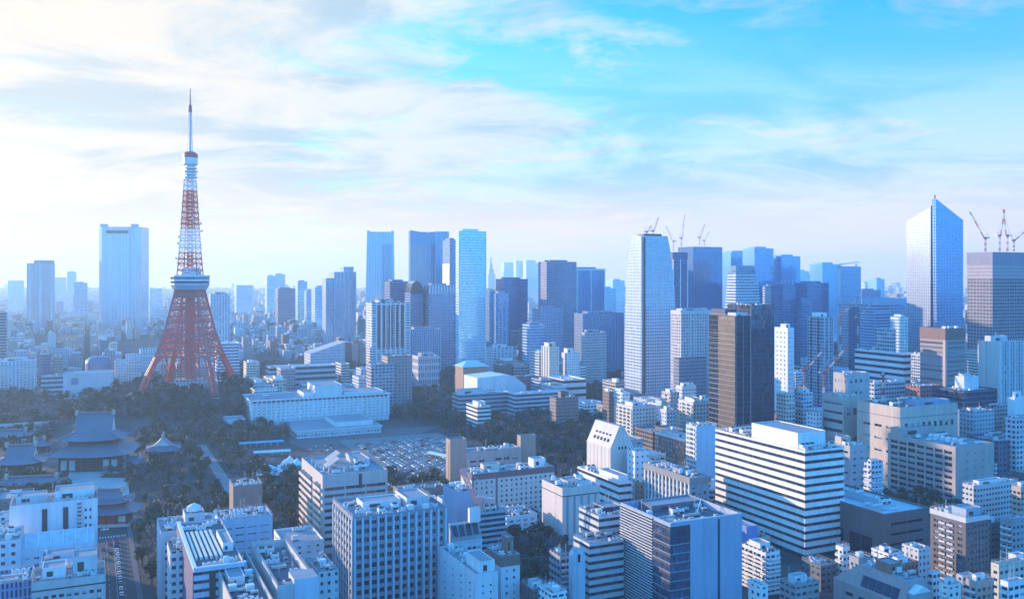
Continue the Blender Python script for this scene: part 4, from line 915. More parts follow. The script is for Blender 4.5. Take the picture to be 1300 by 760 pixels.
mb = MB(); mb.loft([[(w / 2 + q * w * .5 * math.cos(t), d / 2 + q * d * .5 * math.sin(t), z) for t in (2 * math.pi * k / 20 for k in range(20))] for z, q in ((-1, 1), (h, 1), (h + 4, .93), (h + 7, .75), (h + 8.5, .4))]); B.setroot(mb, plain('slate_blue_metal', (.1, .16, .28), .5, .2))
B = Bld('office_block', 'dark glassy blue block behind the low beige ribbon-windowed block', 48, 65, 450, 1240, d=20); B.shaded(facade((.14, .18, .28), (.08, .12, .22), bay=2, flo=3.8, fw=.8, fh=.7)); B.clutter(rng, 2)
for (a, b_, top, Y, lab) in [(146, 162, 458, 1200, 'white apartment block with one sunlit flank, left of the lattice tower legs'), (160, 180, 450, 1240, 'white apartment block with stacked pale balconies, behind the lattice tower leg'), (178, 204, 443, 1300, 'pale apartment slab seen through the flank of the lattice tower')]:
    B = Bld('apartment_block', lab, a, b_, top, Y, d=20); B.shaded(facade((.62, .66, .7), (.14, .2, .3), bay=3.4, flo=3.1, fw=.55, fh=.45)); B.balconies('f', 10, W_WHITE, 1, 1.4); B.clutter(rng, 2)
B = Bld('apartment_block', 'pale blue striped apartment block close behind the lattice tower', 276, 304, 436, 1260, d=40, nick='the pale striped block'); B.slabs(facade((.6, .7, .78), fw=0.), GL_BAND, 13, .55, .5, 0, 1, ROOFL); B.clutter(rng, 4)
B = Bld('apartment_tower', 'distant apartment tower with white balcony grid, right of the lattice tower deck', 267, 292, 373, 1650, d=24, nick='the white balcony-grid tower'); B.shaded(facade((.58, .64, .7), (.1, .15, .24), bay=5, flo=3.3, fw=.6, fh=.55)); B.pent(.2, .2, .8, .8, 4)
B = Bld('school_hall', 'long low pale-roofed hall by the trees on the left photo edge', -10, 68, 541, 860, d=14, cat='building', nick='the long pale-roofed hall'); B.shaded(facade((.42, .43, .46), bay=4, flo=4, fw=.6, fh=.4, roof=(.62, .64, .66)))
# slant-roofed arena block right of centre left
B = Bld('school_hall', 'pale hall with a slanted roof and dark glass flank, beside the white framed tower', 394, 438, 447, 1270, d=40, cat='building', nick='the slant-roofed hall')
w, d, h = B.w, B.d, B.h
mb = MB(); mb.loft([[(0, y, -1), (w, y, -1), (w, y, h + 13), (0, y, h - 2)] for y in (0, d)]); B.setroot(mb, facade((.42, .48, .55), (.2, .3, .42), bay=3, flo=4, fw=.7, fh=.4, roof=(.4, .41, .42)))
mb = MB(); mb.box(w + .004, .5, -1, w + 10, d, h + 12); B.part('glass_flank', mb, GL_NAVY)
B = Bld('office_tower', 'white framed office tower with five dark glass columns above a lattice of bands', 472, 521, 384, 1300, d=30, nick='the white framed tower')
B.shaded(facade((.62, .68, .74), (.06, .09, .16), bay=B.w / 8.02, flo=3.7, fw=.72, fh=.5)); mb = MB()
for k in range(5):
    mb = MB(); x = B.w * (.14 + .145 * k); mb.box(x, -.3, B.h * .42, x + B.w * .11, -.004, B.h - 4); B.part('glass_column', mb, GL_NAVY)
B.fins('f', 7, W_WHITE, 0, 1, 1.6, .9, B.w * .1, B.w * .86); B.pent(.2, .2, .6, .8, 5); B.clutter(rng, 3)
# ---------------------------------------------------------------- the towers on the skyline
def tower(label, a, b, top, Y, l=None, d=None, wall=(.3, .4, .5), glass=(.12, .2, .3), bay=3., flo=4., fw=.8, fh=.6, gm=.75, var=.1, tilt=.006, blind=.015, nick=None, name='tower_block', pent=True, roof=(.25, .27, .3), **k):
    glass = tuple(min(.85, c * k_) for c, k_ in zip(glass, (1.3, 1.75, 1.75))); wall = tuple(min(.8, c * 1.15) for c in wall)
    B = Bld(name, label, a, b, top, Y, l=l, d=d, nick=nick, cat='tower')
    B.shaded(facade(wall, glass, bay=bay, flo=flo, fw=fw, fh=fh, gm=gm, roof=roof, var=var, tilt=tilt, blind=blind, **k))
    if pent: B.pent(.15, .2, .75, .8, 3.5, louvre=False)
    return B
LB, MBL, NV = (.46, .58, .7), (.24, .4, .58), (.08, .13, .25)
B = tower('brownish apartment tower with pale corner strips on the far skyline, at the photo edge', 34, 69, 334, 2200, d=50, wall=(.4, .36, .4), glass=(.2, .22, .28), bay=4, flo=3.4, fw=.6, fh=.5, nick='the brownish far tower', pent=False)
B.pent(.25, .1, .98, .9, 8, W_PINK, louvre=False)
for u in (.06, .44, .86):
    mb = MB(); mb.box(B.w * u, -.6, 0, B.w * (u + .1), -.004, B.h - 2); B.part('pale_strip', mb, W_PALE)
# broad curved tower
B = Bld('tower_block', 'broad pale glass tower with a bulging curved middle, left of the lattice tower', 124, 178, 288, 2200, d=60, ang=0, nick='the broad bulging tower', cat='tower')
w, d, h = B.w, B.d, B.h
def bulge(e, dz): return [(w * .5 + (w * .5 + e) * sx, d * .5 + (d * .5 + e) * sy) for sx, sy in ((-1, -.75), (-.8, -1), (-.55, -1), (-.5, -1.16), (-.25, -1.25), (0, -1.28), (.25, -1.25), (.5, -1.16), (.55, -1), (.8, -1), (1, -.75), (1, .75), (.7, 1), (-.7, 1), (-1, .75))]
mb = MB(); mb.prism(bulge(0, 0), -1, h); B.setroot(mb, facade((.5, .64, .74), (.4, .6, .72), bay=3.4, flo=4.2, fw=.7, fh=.9, gm=.7, var=.1, tilt=.004, blind=0.))
for s_ in (-1, 1):
    mb = MB(); mb.box(w * (.5 + .36 * s_) - 7, -3, h + .004, w * (.5 + .36 * s_) + 7, 10, h + 7); B.part('roof_horn', mb, W_PALE)
mb = MB(); mb.box(w * .24, -d * .17, h - 16, w * .76, -d * .155, h - 9); B.part('crown_recess', mb, GL_NAVY)
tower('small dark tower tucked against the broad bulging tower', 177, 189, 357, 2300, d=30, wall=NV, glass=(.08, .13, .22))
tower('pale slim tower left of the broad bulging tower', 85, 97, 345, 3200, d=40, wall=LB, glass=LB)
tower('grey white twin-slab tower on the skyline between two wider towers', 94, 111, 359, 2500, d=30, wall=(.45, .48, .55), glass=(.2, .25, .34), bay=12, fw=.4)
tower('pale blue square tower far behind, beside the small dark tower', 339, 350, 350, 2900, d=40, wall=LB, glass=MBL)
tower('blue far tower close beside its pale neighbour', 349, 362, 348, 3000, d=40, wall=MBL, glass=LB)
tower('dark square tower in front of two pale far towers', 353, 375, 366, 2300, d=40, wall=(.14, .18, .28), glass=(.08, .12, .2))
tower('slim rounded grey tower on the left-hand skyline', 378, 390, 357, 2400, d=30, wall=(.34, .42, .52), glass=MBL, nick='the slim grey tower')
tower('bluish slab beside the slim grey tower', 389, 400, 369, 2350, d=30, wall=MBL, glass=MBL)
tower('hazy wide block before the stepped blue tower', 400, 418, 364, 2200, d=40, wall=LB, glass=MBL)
# stepped blue apartment tower
B = tower('stepped blue apartment tower with three shoulders and rounded bays', 424, 452, 345, 1750, d=40, wall=(.26, .36, .48), glass=(.16, .24, .36), bay=4, flo=3.4, fw=.7, fh=.6, nick='the stepped blue tower', pent=False)
mb = MB(); mb.box(B.w * .45, 2, B.h - .5, B.w * .9, 30, B.h + 10); B.part('upper_shoulder', mb, B.root.data.materials[0])
mb = MB(); mb.box(-15, 3, -1, -.01, 34, B.h - 12); B.part('lower_shoulder', mb, B.root.data.materials[0])
B.fins('f', 6, facade((.32, .44, .56), fw=0.), 0, 0, 2, 1.2)
def loftb(B, rings, mat): mb = MB(); mb.loft(rings); B.setroot(mb, mat); B.rz = B.h
# tapering glass tower
B = Bld('tower_block', 'tall pale blue glass tower flaring slightly towards its base, left of the dark concave tower', 466, 500, 294, 1750, d=34, ang=8, nick='the flared pale tower', cat='tower')
w, d, h = B.w, B.d, B.h
loftb(B, [[(-5 * t, 0, z), (w + 3 * t, 0, z), (w + 3 * t, d, z), (-5 * t, d, z)] for z, t in ((-1, 1), (h, 0))], facade((.4, .54, .66), (.34, .54, .7), bay=3, flo=4, fw=.8, fh=.98, var=.1, tilt=.006, blind=0., gm=.7))
mb = MB(); mb.box(w * .55, -.4, -1, w * .92, -.004, h - 24); B.part('darker_bay', mb, facade((.24, .36, .5), (.22, .4, .58), bay=3, flo=4, fw=.8, fh=.98, var=.1, tilt=.006, blind=0., gm=.6)); mb = MB(); mb.box(w * .9, -.8, h + .004, w + .5, d, h + 2); mb.box(-.5, -.8, h + .004, w * .1, d, h + 2); B.part('roof_fin', mb, W_WHITE)
# concave dark tower
B = Bld('tower_block', 'dark blue glass tower with a dipped roofline and a thin roof mast', 521, 553, 292, 1600, d=34, ang=12, nick='the dark concave tower', cat='tower')
w, d, h = B.w, B.d, B.h
mb = MB(); mb.loft([[(0, y, -1), (w, y, -1), (w, y, h - 2), (w * .75, y, h - 3.4), (w * .4, y, h - 3), (0, y, h)] for y in (0, d)]); B.setroot(mb, facade((.14, .24, .38), (.12, .3, .5), bay=3, flo=4, fw=.8, fh=.98, var=.1, tilt=.006, blind=0., gm=.7, gr=.1)); B.rz = h - 4
mb = MB(); mb.loft([[(w + .01, 0, z), (w + 26, 14, z + q), (w + 26, d + 10, z + q), (w + .01, d, z)] for z, q in ((-1, 0), (h - 2, 1))]); B.part('folded_wing', mb, facade((.18, .3, .46), (.16, .36, .58), bay=3, flo=4, fw=.8, fh=.98, var=.1, tilt=.006, blind=0., gm=.7))
mb = MB(); mb.box(w - .4, -.6, -1, w + .8, -.01, h - 2); B.part('edge_fin', mb, W_PALE); B.mast(.5, .5, 16)
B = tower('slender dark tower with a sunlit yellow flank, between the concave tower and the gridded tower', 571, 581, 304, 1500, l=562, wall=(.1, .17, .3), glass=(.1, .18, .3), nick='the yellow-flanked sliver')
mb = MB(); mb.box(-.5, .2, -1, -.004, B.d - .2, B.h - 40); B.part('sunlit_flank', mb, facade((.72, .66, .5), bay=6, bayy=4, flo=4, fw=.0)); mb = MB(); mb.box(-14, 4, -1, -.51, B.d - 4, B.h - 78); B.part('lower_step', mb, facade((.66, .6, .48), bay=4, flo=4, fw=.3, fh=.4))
B = tower('bright blue gridded glass tower, tallest of the central trio', 582, 617, 293, 1250, l=578.5, wall=(.45, .56, .66), glass=(.26, .44, .62), bay=2.4, flo=3.8, fw=.8, fh=.6, gm=.8, gr=.08, nick='the bright gridded tower', tilt=.01, var=.14)
B.fins('f', 2, W_WHITE, 0, 0, 1, .8); B.mast(.8, .4, 8)
tower('dark blue block behind the white framed tower', 495, 519, 357, 1450, d=30, wall=NV, glass=(.07, .12, .22))
B = tower('dark blue office with an arched roof above pale banding, before the dark concave tower', 521, 537, 372, 1400, d=28, wall=(.08, .13, .24), glass=(.07, .12, .22), nick='the arched dark office', pent=False)
w, d, h = B.w, B.d, B.h; mb = MB(); mb.loft([[(w * (.5 + .5 * math.cos(t)), y, h - 1.2 + 20 * math.sin(t)) for t in (math.pi * k / 10 for k in range(11))] for y in (0, d)]); B.part('arched_roof', mb, GL_NAVY)
mb = MB()
for k in range(9):
    if k == 0: mb.box(-.2, -.5, 0, w, -.004, 1.8); bm = mb.mesh('spandrel_band', W_PALE)
    put('spandrel_band', bm, B.root, (0, 0, 8 + 5 * k))
B = tower('purple grey office crowned with white vertical fins, below the bright gridded tower', 545, 576, 362, 1400, d=30, wall=(.26, .3, .42), glass=(.1, .14, .24), bay=2.5, fw=.6, nick='the fin-crowned office'); mb = MB()
for k in range(9):
    if k == 0: mb.box(0, -.8, 0, 1.4, -.004, 14); fm = mb.mesh('crown_fin', W_WHITE)
    put('crown_fin', fm, B.root, (k * (B.w - 1.4) / 8, 0, B.h - 14))
tower('low gridded purple block at the foot of the fin-crowned office', 521, 560, 418, 1340, d=24, wall=(.34, .4, .5), glass=(.1, .15, .26), bay=3.4, fw=.5, fh=.8)
tower('narrow blue tower right of the bright gridded tower', 621, 634, 370, 1500, d=28, wall=NV, glass=MBL)
tower('blue slab with pale edges beside the narrow blue tower', 633, 646, 372, 1480, d=28, wall=MBL, glass=(.12, .2, .34), bay=7, fw=.6)
tower('dark blue stepped tower left of the purple gridded tower', 641, 670, 354, 1600, d=40, wall=(.07, .12, .24), glass=(.07, .12, .22), nick='the dark stepped tower')
tower('purple grey tower with a close square grid and dark top', 694, 732, 332, 1450, d=30, wall=(.27, .27, .36), glass=(.08, .1, .18), bay=3.2, flo=3.6, fw=.62, fh=.55, nick='the purple gridded tower')
B = tower('wide blue glass tower outlined by a white frame, right of the purple gridded tower', 732, 768, 341, 1520, d=34, wall=(.16, .3, .46), glass=(.14, .28, .44), bay=3, fw=.8, fh=.98, nick='the white-outlined tower')
B.fins('f', 3, W_WHITE, 0, 0, 1.8, .9); B.belt('white_head', B.h - 3, B.h + .1, W_WHITE, .5)
tower('grey purple block stepped before the purple gridded tower', 686, 714, 392, 1300, d=26, wall=(.3, .31, .42), glass=(.12, .15, .24), bay=3.2, fw=.6)
tower('blue banded block at the foot of the grey purple stepped block', 672, 692, 412, 1240, d=22, wall=(.3, .42, .56), glass=(.12, .2, .32), bay=30, fw=.98, fh=.5)
tower('blue block between the white-outlined tower and the tapering gridded tower', 740, 792, 398, 1330, d=26, wall=(.12, .2, .34), glass=(.1, .17, .3), bay=5, fw=.4)
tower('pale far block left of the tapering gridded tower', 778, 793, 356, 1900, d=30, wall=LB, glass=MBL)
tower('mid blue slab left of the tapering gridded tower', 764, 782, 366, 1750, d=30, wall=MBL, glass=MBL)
# tapering gridded tower
B = Bld('apartment_tower', 'tapering gridded apartment tower with one side gold-lit and curved, tallest right of centre', 816, 860, 299, 1010, l=791, nick='the tapering gridded tower', cat='tower')
w, d, h = B.w, B.d, B.h; c = 3.
def ring(z, sx, sy):
    W2, D2 = w * sx, d * sy
    return [(c, 0, z), (W2 - c, 0, z), (W2, c, z), (W2, D2 - c, z), (W2 - c, D2, z), (c, D2, z), (0, D2 - c, z), (0, c, z)]
loftb(B, [ring(-1, 1, 1)] + [ring(h * t, 1 - .24 * q, 1 - .4 * q) for t, q in ((.45, .02), (.58, .07), (.7, .18), (.8, .34), (.9, .6), (.96, .82), (1, 1.))], facade((.5, .58, .66), (.3, .42, .56), bay=3.1, flo=3.5, fw=.62, fh=.58, gm=.8, var=.12, tilt=.004, blind=.01, roof=(.15, .18, .25)))
mb = MB(); mb.loft([[(1, -.3, 0), (3.4, -.3, 0), (3.4, 2, 0), (1, 2, 0)], [(1, -.3, h - 2), (3.4, -.3, h - 2), (3.4, 2, h - 2), (1, 2, h - 2)]]); B.part('dark_joint', mb, GL_NAVY)
mb = MB(); mb.box(4, 4, h + .004, w * .6, d * .4, h + 2.4); B.part('roof_deck', mb, DARKM)
# towers right of it
B = tower('unfinished navy tower with pale edge lines carrying two cranes, right of the tapering gridded tower', 854, 873, 320, 1300, d=30, wall=(.06, .09, .2), glass=(.07, .1, .2), bay=4, fw=.5, nick='the unfinished navy tower', pent=False); B.fins('f', 3, W_WHITE, 0, 10, 1.4, 1.); NAVY_T = B
tower('grey slab between the navy and the broad dark towers', 868, 884, 342, 1500, d=26, wall=(.36, .42, .48), glass=MBL)
B = tower('broad dark blue glass tower carrying two slim cranes', 880, 917, 313, 1400, d=40, wall=(.1, .17, .3), glass=(.09, .16, .29), bay=3, fw=.8, fh=.98, var=.1, tilt=.006, blind=0., gm=.65, gr=.1, nick='the broad dark tower', pent=False); DARK_T = B
tower('blue glass slab behind the ringed bullet tower', 928, 963, 320, 1550, d=36, wall=(.16, .3, .46), glass=(.14, .28, .44), fw=.8, fh=.98, var=.1, tilt=.006, blind=0., gm=.6, nick='the blue slab behind')
tower('tall flat blue slab with a pale edge, right of the ringed bullet tower', 958, 982, 315, 1480, d=30, wall=(.14, .28, .48), glass=(.13, .26, .44), fw=.92, fh=.85, gm=.6)
B = Bld('apartment_tower', 'bullet-shaped tower ringed with white balconies, one side sunlit', 936, 968, 337, 1200, l=919, nick='the ringed bullet tower', cat='tower')
w, d, h = B.w, B.d, B.h
def ring2(z, q, o=0.):
    W2, D2 = w * (1 - .26 * q), d * (1 - .34 * q)
    return [(3 - o, -o, z), (W2 - 3 + o, -o, z), (W2 + o, 3 - o, z), (W2 + o, D2 - 3 + o, z), (W2 - 3 + o, D2 + o, z), (3 - o, D2 + o, z), (-o, D2 - 3 + o, z), (-o, 3 - o, z)]
Q = lambda t: max(0., (t - .45) / .55) ** 1.8
loftb(B, [ring2(-1, 0)] + [ring2(h * t, Q(t)) for t in (.45, .6, .7, .8, .88, .95, 1.)], facade((.2, .32, .46), (.14, .24, .38), bay=3, flo=4, fw=.9, fh=.9, gm=.6))
for k in range(24):
    t = .38 + .56 * k / 24; mb = MB(); mb.loft([ring2(h * t, Q(t), .9), ring2(h * t + 1.5, Q(t), .9)]); B.part('balcony_ring', mb, W_WHITE)
tower('blue glass tower with a pale vertical stripe, right of the flat blue slab', 992, 1016, 325, 1500, d=30, wall=(.16, .32, .48), glass=(.14, .28, .44), fw=.8, fh=.98, var=.1, tilt=.006, blind=0., gm=.6, nick='the striped blue tower').fins('f', 4, W_WHITE, 20, 40, 1.4, .8, 0, 24)
tower('lower dark blue block before the striped blue tower', 994, 1010, 362, 1350, d=26, wall=(.1, .18, .32), glass=(.08, .15, .28))
tower('pale banded block left of the striped blue tower', 982, 992, 363, 1450, d=26, wall=(.5, .5, .52), glass=(.2, .25, .34), bay=30, fw=.98, fh=.5)
tower('light glass tower behind two dark blocks', 1016, 1027, 344, 1700, d=26, wall=(.4, .54, .64), glass=LB)
tower('blue tower topped with small cranes', 1026, 1045, 349, 1750, d=30, wall=(.2, .36, .52), glass=MBL)
tower('dark blue square block before the crane-topped blue tower', 1025, 1052, 359, 1450, d=30, wall=(.1, .18, .34), glass=(.08, .15, .28), nick='the dark square block')
tower('small dark block at the foot of the dark square block', 1018, 1030, 380, 1350, d=24, wall=(.14, .24, .4), glass=(.1, .18, .3))
tower('bright blue glass tower left of the dish-roofed tower', 1044, 1066, 335, 1550, d=30, wall=(.18, .36, .54), glass=(.16, .33, .5), fw=.8, fh=.98, var=.1, tilt=.006, blind=0., gm=.6)
B = tower('banded blue tower with a white sunlit flank and tilted dish roof', 1068, 1093, 338, 1450, l=1063, wall=(.24, .42, .58), glass=(.1, .2, .34), bay=40, fw=.98, fh=.6, nick='the dish-roofed tower', pent=False)
w, d, h = B.w, B.d, B.h; mb = MB(); mb.loft([[(-8, -2, h + 1.5), (w * .9, -2, h + 7), (w * .9, d, h + 7), (-8, d, h + 1.5)], [(-8, -2, h + 2.6), (w * .9, -2, h + 8.2), (w * .9, d, h + 8.2), (-8, d, h + 2.6)]])
for x, y in ((3, 3), (w - 6, 3), (3, d - 3), (w - 6, d - 3)): mb.bar((x, y, h - 1.5), (x, y, h + 5), .8)
B.part('dish_roof', mb, METW); mb = MB(); mb.box(-.6, 1, 0, -.004, d - 1, h - 1); B.part('white_flank', mb, W_WHITE); B.mast(.6, .5, 12, h + 5)
tower('long flat hall-like block with a pale eave, right of the dish-roofed tower', 1094, 1152, 379, 1600, d=30, wall=(.24, .36, .5), glass=(.16, .26, .4), bay=3, fw=.4, pent=False)
tower('purple grey office with a sunlit end above the building site cranes', 1080, 1096, 386, 1300, l=1065, wall=(.4, .36, .42), glass=(.2, .22, .3), bay=30, fw=.98, fh=.4)
tower('blue banded office left of the slope-topped tower', 1110, 1150, 388, 1250, d=26, wall=(.28, .4, .54), glass=(.12, .2, .34), bay=30, fw=.98, fh=.5)
tower('dark navy office beside the purple grey office', 1095, 1112, 392, 1280, d=26, wall=(.07, .11, .22), glass=(.07, .11, .2))
tower('thin white block in front of the slope-topped tower foot', 1146, 1153, 402, 1180, d=20, wall=WHITE, glass=(.4, .48, .56))
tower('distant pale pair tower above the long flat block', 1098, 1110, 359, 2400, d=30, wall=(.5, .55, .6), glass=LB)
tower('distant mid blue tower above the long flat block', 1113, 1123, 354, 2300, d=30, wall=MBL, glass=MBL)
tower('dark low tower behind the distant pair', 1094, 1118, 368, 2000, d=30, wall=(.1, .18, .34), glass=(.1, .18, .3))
# slope-topped tower
B = Bld('tower_block', 'tallest glass tower with a sloping pointed top and a sunlit pale left face', 1187, 1221, 262, 1300, l=1151, nick='the slope-topped tower', cat='tower')
w, d, h = B.w, B.d, B.h
zl = zat(281, B.pt(0, d)[1]); zp = zat(252, 1297)
SLT = facade((.46, .52, .6), (.5, .58, .66), bay=3.2, flo=4.3, fw=.74, fh=.84, gm=.85, gr=.18, tilt=.002, blind=0., var=.05)
mb = MB(); y0 = d * .15
mb.loft([[(0, y0, -1), (w, y0, -1), (w, d, -1), (0, d, -1)], [(0, y0, h), (w, y0, h - 22), (w, d, zl - 22), (0, d, zl)]]); B.setroot(mb, SLT)
mb = MB(); mb.loft([[(x0, -1.5, -1), (w + 1, -1.5, -1), (w + 1, 5, -1), (x0, 5, -1)] if k == 0 else [(0, -1.5, zp), (w + 1, -1.5, zat(279, 1315)), (w + 1, 5, zat(279, 1315)), (0, 5, zp)] for k, x0 in ((0, 3.), (1, 0.))]); B.part('front_screen', mb, facade((.36, .56, .78), (.08, .32, .62), bay=3.2, flo=4.3, fw=.72, fh=.86, gm=.85, gr=.1, tilt=.002, blind=0., var=.06))
mb = MB(); mb.box(1.2, 4.9, -1, w * .5, y0 + .5, h + 2); B.part('dark_notch', mb, GL_NAVY); mb = MB(); mb.bar((0, 0, 0), (0, 0, 6), 1.2); B.part('spire', mb, GL_NAVY, (1, 1, zp - .5))
# building under construction
B = Bld('unfinished_tower', 'unfinished tower wrapped in hoarding with open square holes and four cranes on top', 1260, 1318, 320, 1150, l=1228, nick='the unfinished tower', cat='tower')
B.shaded(facade((.32, .28, .31), (.04, .05, .09), bay=4.6, flo=4.4, fw=.78, fh=.7, gm=0., gr=.6, blind=0., top=B.h - 34)); SITE_T = B
B.belt('hoarding', B.h - 15, B.h + .2, facade((.24, .24, .32), fw=0.), .5)
for k in range(4):
    B.belt('scaffold_band', B.h - 33 + 4.4 * k, B.h - 31 + 4.4 * k, facade((.38, .37, .42), fw=0.), .7)
# hazy skyline beyond
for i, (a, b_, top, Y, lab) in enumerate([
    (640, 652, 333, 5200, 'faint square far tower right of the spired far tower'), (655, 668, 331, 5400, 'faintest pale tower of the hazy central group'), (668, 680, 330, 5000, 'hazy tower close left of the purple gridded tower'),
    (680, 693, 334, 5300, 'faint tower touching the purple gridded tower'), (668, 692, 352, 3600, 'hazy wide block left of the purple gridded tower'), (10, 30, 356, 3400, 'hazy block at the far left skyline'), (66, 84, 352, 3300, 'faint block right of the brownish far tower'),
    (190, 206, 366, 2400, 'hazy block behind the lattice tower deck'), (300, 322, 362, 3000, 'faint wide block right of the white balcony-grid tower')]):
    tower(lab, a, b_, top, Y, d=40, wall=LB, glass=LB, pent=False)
B = Bld('tower_block', 'faint far tower with a stepped pointed spire, right of the bright gridded tower', 620, 629, 348, 5200, d=40, cat='tower', nick='the spired far tower')
w, d, h = B.w, B.d, B.h; mb = MB(); mb.box(0, 0, -1, w, d, h); B.setroot(mb, facade(LB, LB))
for k, (s_, hh) in enumerate(((.7, 30), (.42, 60), (.2, 95))): mb = MB(); mb.box(w * (.5 - s_ / 2), d * (.5 - s_ / 2), h + (0, 30, 60)[k] + .01, w * (.5 + s_ / 2), d * (.5 + s_ / 2), h + hh); B.part('spire_tier', mb, W_PALE)
# ---------------------------------------------------------------- the lattice tower
ORANGE = plain('tower_orange_paint', (.7, .13, .11), .55, 0, .2, .1); TWHITE = plain('tower_white_paint', (.78, .76, .76), .5, 0, .12, .2)
TRED = plain('tower_red_paint', (.6, .09, .09), .5, 0, .15, .2); TDARK = plain('tower_shaft_steel', (.55, .17, .16), .6, .1, .2, .2)
def lattice_tower():
    Y0 = 985.; X0 = at(241.5, Y0); gz = 30.; root = bpy.data.objects.new('lattice_tower', None); col.objects.link(root)
    root.location = (X0, Y0, gz); tag(root, 'tall orange and white steel lattice tower with a flared base and two observation decks', 'tower')
    rot = R(-44)
    S = Y0 / F
    prof = [(0, 56), (10, 52.5), (36, 39), (58, 30), (82, 23.4), (99, 18.6), (109, 16.6), (135, 13.6), (172, 10.4), (229, 6.6), (240, 6.2)]
    def hd(z):
        for (a, ra), (b_, rb) in zip(prof, prof[1:]):
            if z <= b_: return ra + (rb - ra) * (z - a) / (b_ - a)
        return prof[-1][1]
    def corner(k, z, f=1.): t = rot + k * math.pi / 2; r = hd(z) * f; return Vector((r * math.cos(t), r * math.sin(t), z))
    # four legs, each a small truss of its own
    for k in range(4):
        mb = MB(); zs = [-6, 0, 8, 17, 26, 36]
        def lp(z, i):
            c = corner(k, max(z, 0)); c.z = z; s_ = 4.6 - z * .05; u = corner(k, 0).normalized(); t = Vector((-u.y, u.x, 0))
            return c - u * s_ * (1 if i in (1, 2) else 0) * 1.3 + t * s_ * (.5 if i in (0, 1) else -.5)
        for a, b_ in zip(zs, zs[1:]):
            for i in range(4):
                j = (i + 1) % 4
                mb.bar(lp(a, i), lp(b_, i), 1.5); mb.bar(lp(a, i), lp(b_, j), .75); mb.bar(lp(a, j), lp(b_, i), .75); mb.bar(lp(b_, i), lp(b_, j), .8)
        leg = mb.build('leg', ORANGE, root)
        f = MB(); c = corner(k, 0); f.box(c.x - 6, c.y - 6, -16, c.x + 6, c.y + 6, -4.5); f.build('footing', CONC, leg)
    def truss(name, z0, z1, n, mat, main=1.2, br=.55, sub=1, zig=True):
        mb = MB(); zs = [z0 + (z1 - z0) * i / n for i in range(n + 1)]
        for a, b_ in zip(zs, zs[1:]):
            for k in range(4):
                A_, B_, C_, D_ = corner(k, a), corner(k + 1, a), corner(k, b_), corner(k + 1, b_)
                mb.bar(A_, C_, main)
                mb.bar(C_, D_, main * .7)
                for i in range(sub):
                    p0, p1 = A_.lerp(B_, i / sub), A_.lerp(B_, (i + 1) / sub); q0, q1 = C_.lerp(D_, i / sub), C_.lerp(D_, (i + 1) / sub)
                    mb.bar(p0, q1, br); mb.bar(p1, q0, br); mb.bar(p1, q1, br * .9)
        return mb.build(name, mat, root)
    truss('base_truss', 36, 58, 3, ORANGE, 2.2, .7, 4); truss('middle_truss', 58, 99, 6, ORANGE, 1.9, .55, 2); truss('upper_truss', 99, 109, 3, ORANGE, 1.7, .7, 3)
    # the arches between the legs, the belts and the deck over the arches
    mb = MB()
    for k in range(4):
        for (za, zb_) in ((26, 36), (30, 36)):
            pass
        P = [corner(k, 14).lerp(corner(k + 1, 14), .1), corner(k, 24).lerp(corner(k + 1, 24), .2), corner(k, 31).lerp(corner(k + 1, 31), .34), corner(k, 33.5).lerp(corner(k + 1, 33.5), .5), corner(k, 31).lerp(corner(k + 1, 31), .66), corner(k, 24).lerp(corner(k + 1, 24), .8), corner(k, 14).lerp(corner(k + 1, 14), .9)]
        for a, b_ in zip(P, P[1:]): mb.bar(a, b_, 1.1)
        for p in P[1:-1]: mb.bar(p, Vector((corner(k, 36).lerp(corner(k + 1, 36), .5).x * .0 + p.x * .97, p.y * .97, 36)), .7)
        for i in range(8): a = corner(k, 36).lerp(corner(k + 1, 36), i / 8); b_ = corner(k, 36).lerp(corner(k + 1, 36), (i + 1) / 8); mb.bar(a, b_, 1.6)
    mb.build('arch_truss', ORANGE, root)
    for z in (58, 72, 86, 99):
        mb = MB()
        for k in range(4): a, b_ = corner(k, z, 1.01), corner(k + 1, z, 1.01); mb.bar(a, b_, 1.3); mb.bar(a + Vector((0, 0, 2.6)), b_ + Vector((0, 0, 2.6)), 1.)
        mb.build('belt_girder', TDARK, root)
    mb = MB(); mb.box(-4, -4, -14, 4, 4, 110); o = mb.build('lift_shaft', TDARK, root, rz=rot + math.pi / 4)
    for k in range(4):
        m2 = MB(); m2.bar((8 if k < 2 else -8, 8 if k % 2 else -8, -14), (6 if k < 2 else -6, 6 if k % 2 else -6, 110), 1.3); m2.build('shaft_column', ORANGE, root, rz=rot + math.pi / 4)
    mb = MB(); mb.box(-21, -17, -16, 21, 17, 7, 0); mb.box(-15, -12, 7.004, 15, 12, 10, 0); o = mb.build('base_hall', facade((.4, .45, .52), (.1, .15, .24), bay=4, flo=3.8, fw=.7, fh=.5), root, rz=rot + math.pi / 4)
    for k in range(6): m2 = MB(); m2.box(-9 + 3.4 * k, -17.6, -4, -7.6 + 3.4 * k, -17.05, 6.5); m2.build('white_fin', TWHITE, o)
    # skin of close bracing under the deck
    mb = MB()
    for k in range(4):
        for i in range(9): mb.bar(corner(k, 99).lerp(corner(k + 1, 99), i / 9), corner(k, 109).lerp(corner(k + 1, 109), i / 9), .9)
        for z in (101, 103.5, 106): mb.bar(corner(k, z), corner(k + 1, z), 1.1)
    mb.build('apron', TRED, root)
    # main observatory
    def octo(r, z): return [(r * math.cos(rot + math.pi / 4 + a), r * math.sin(rot + math.pi / 4 + a), z) for a in [k * math.pi / 2 + q for k in range(4) for q in (-.98, .0, .98)][:0] or [k * math.pi / 2 + q + math.pi / 4 for k in range(4) for q in (-.22, .22)]]
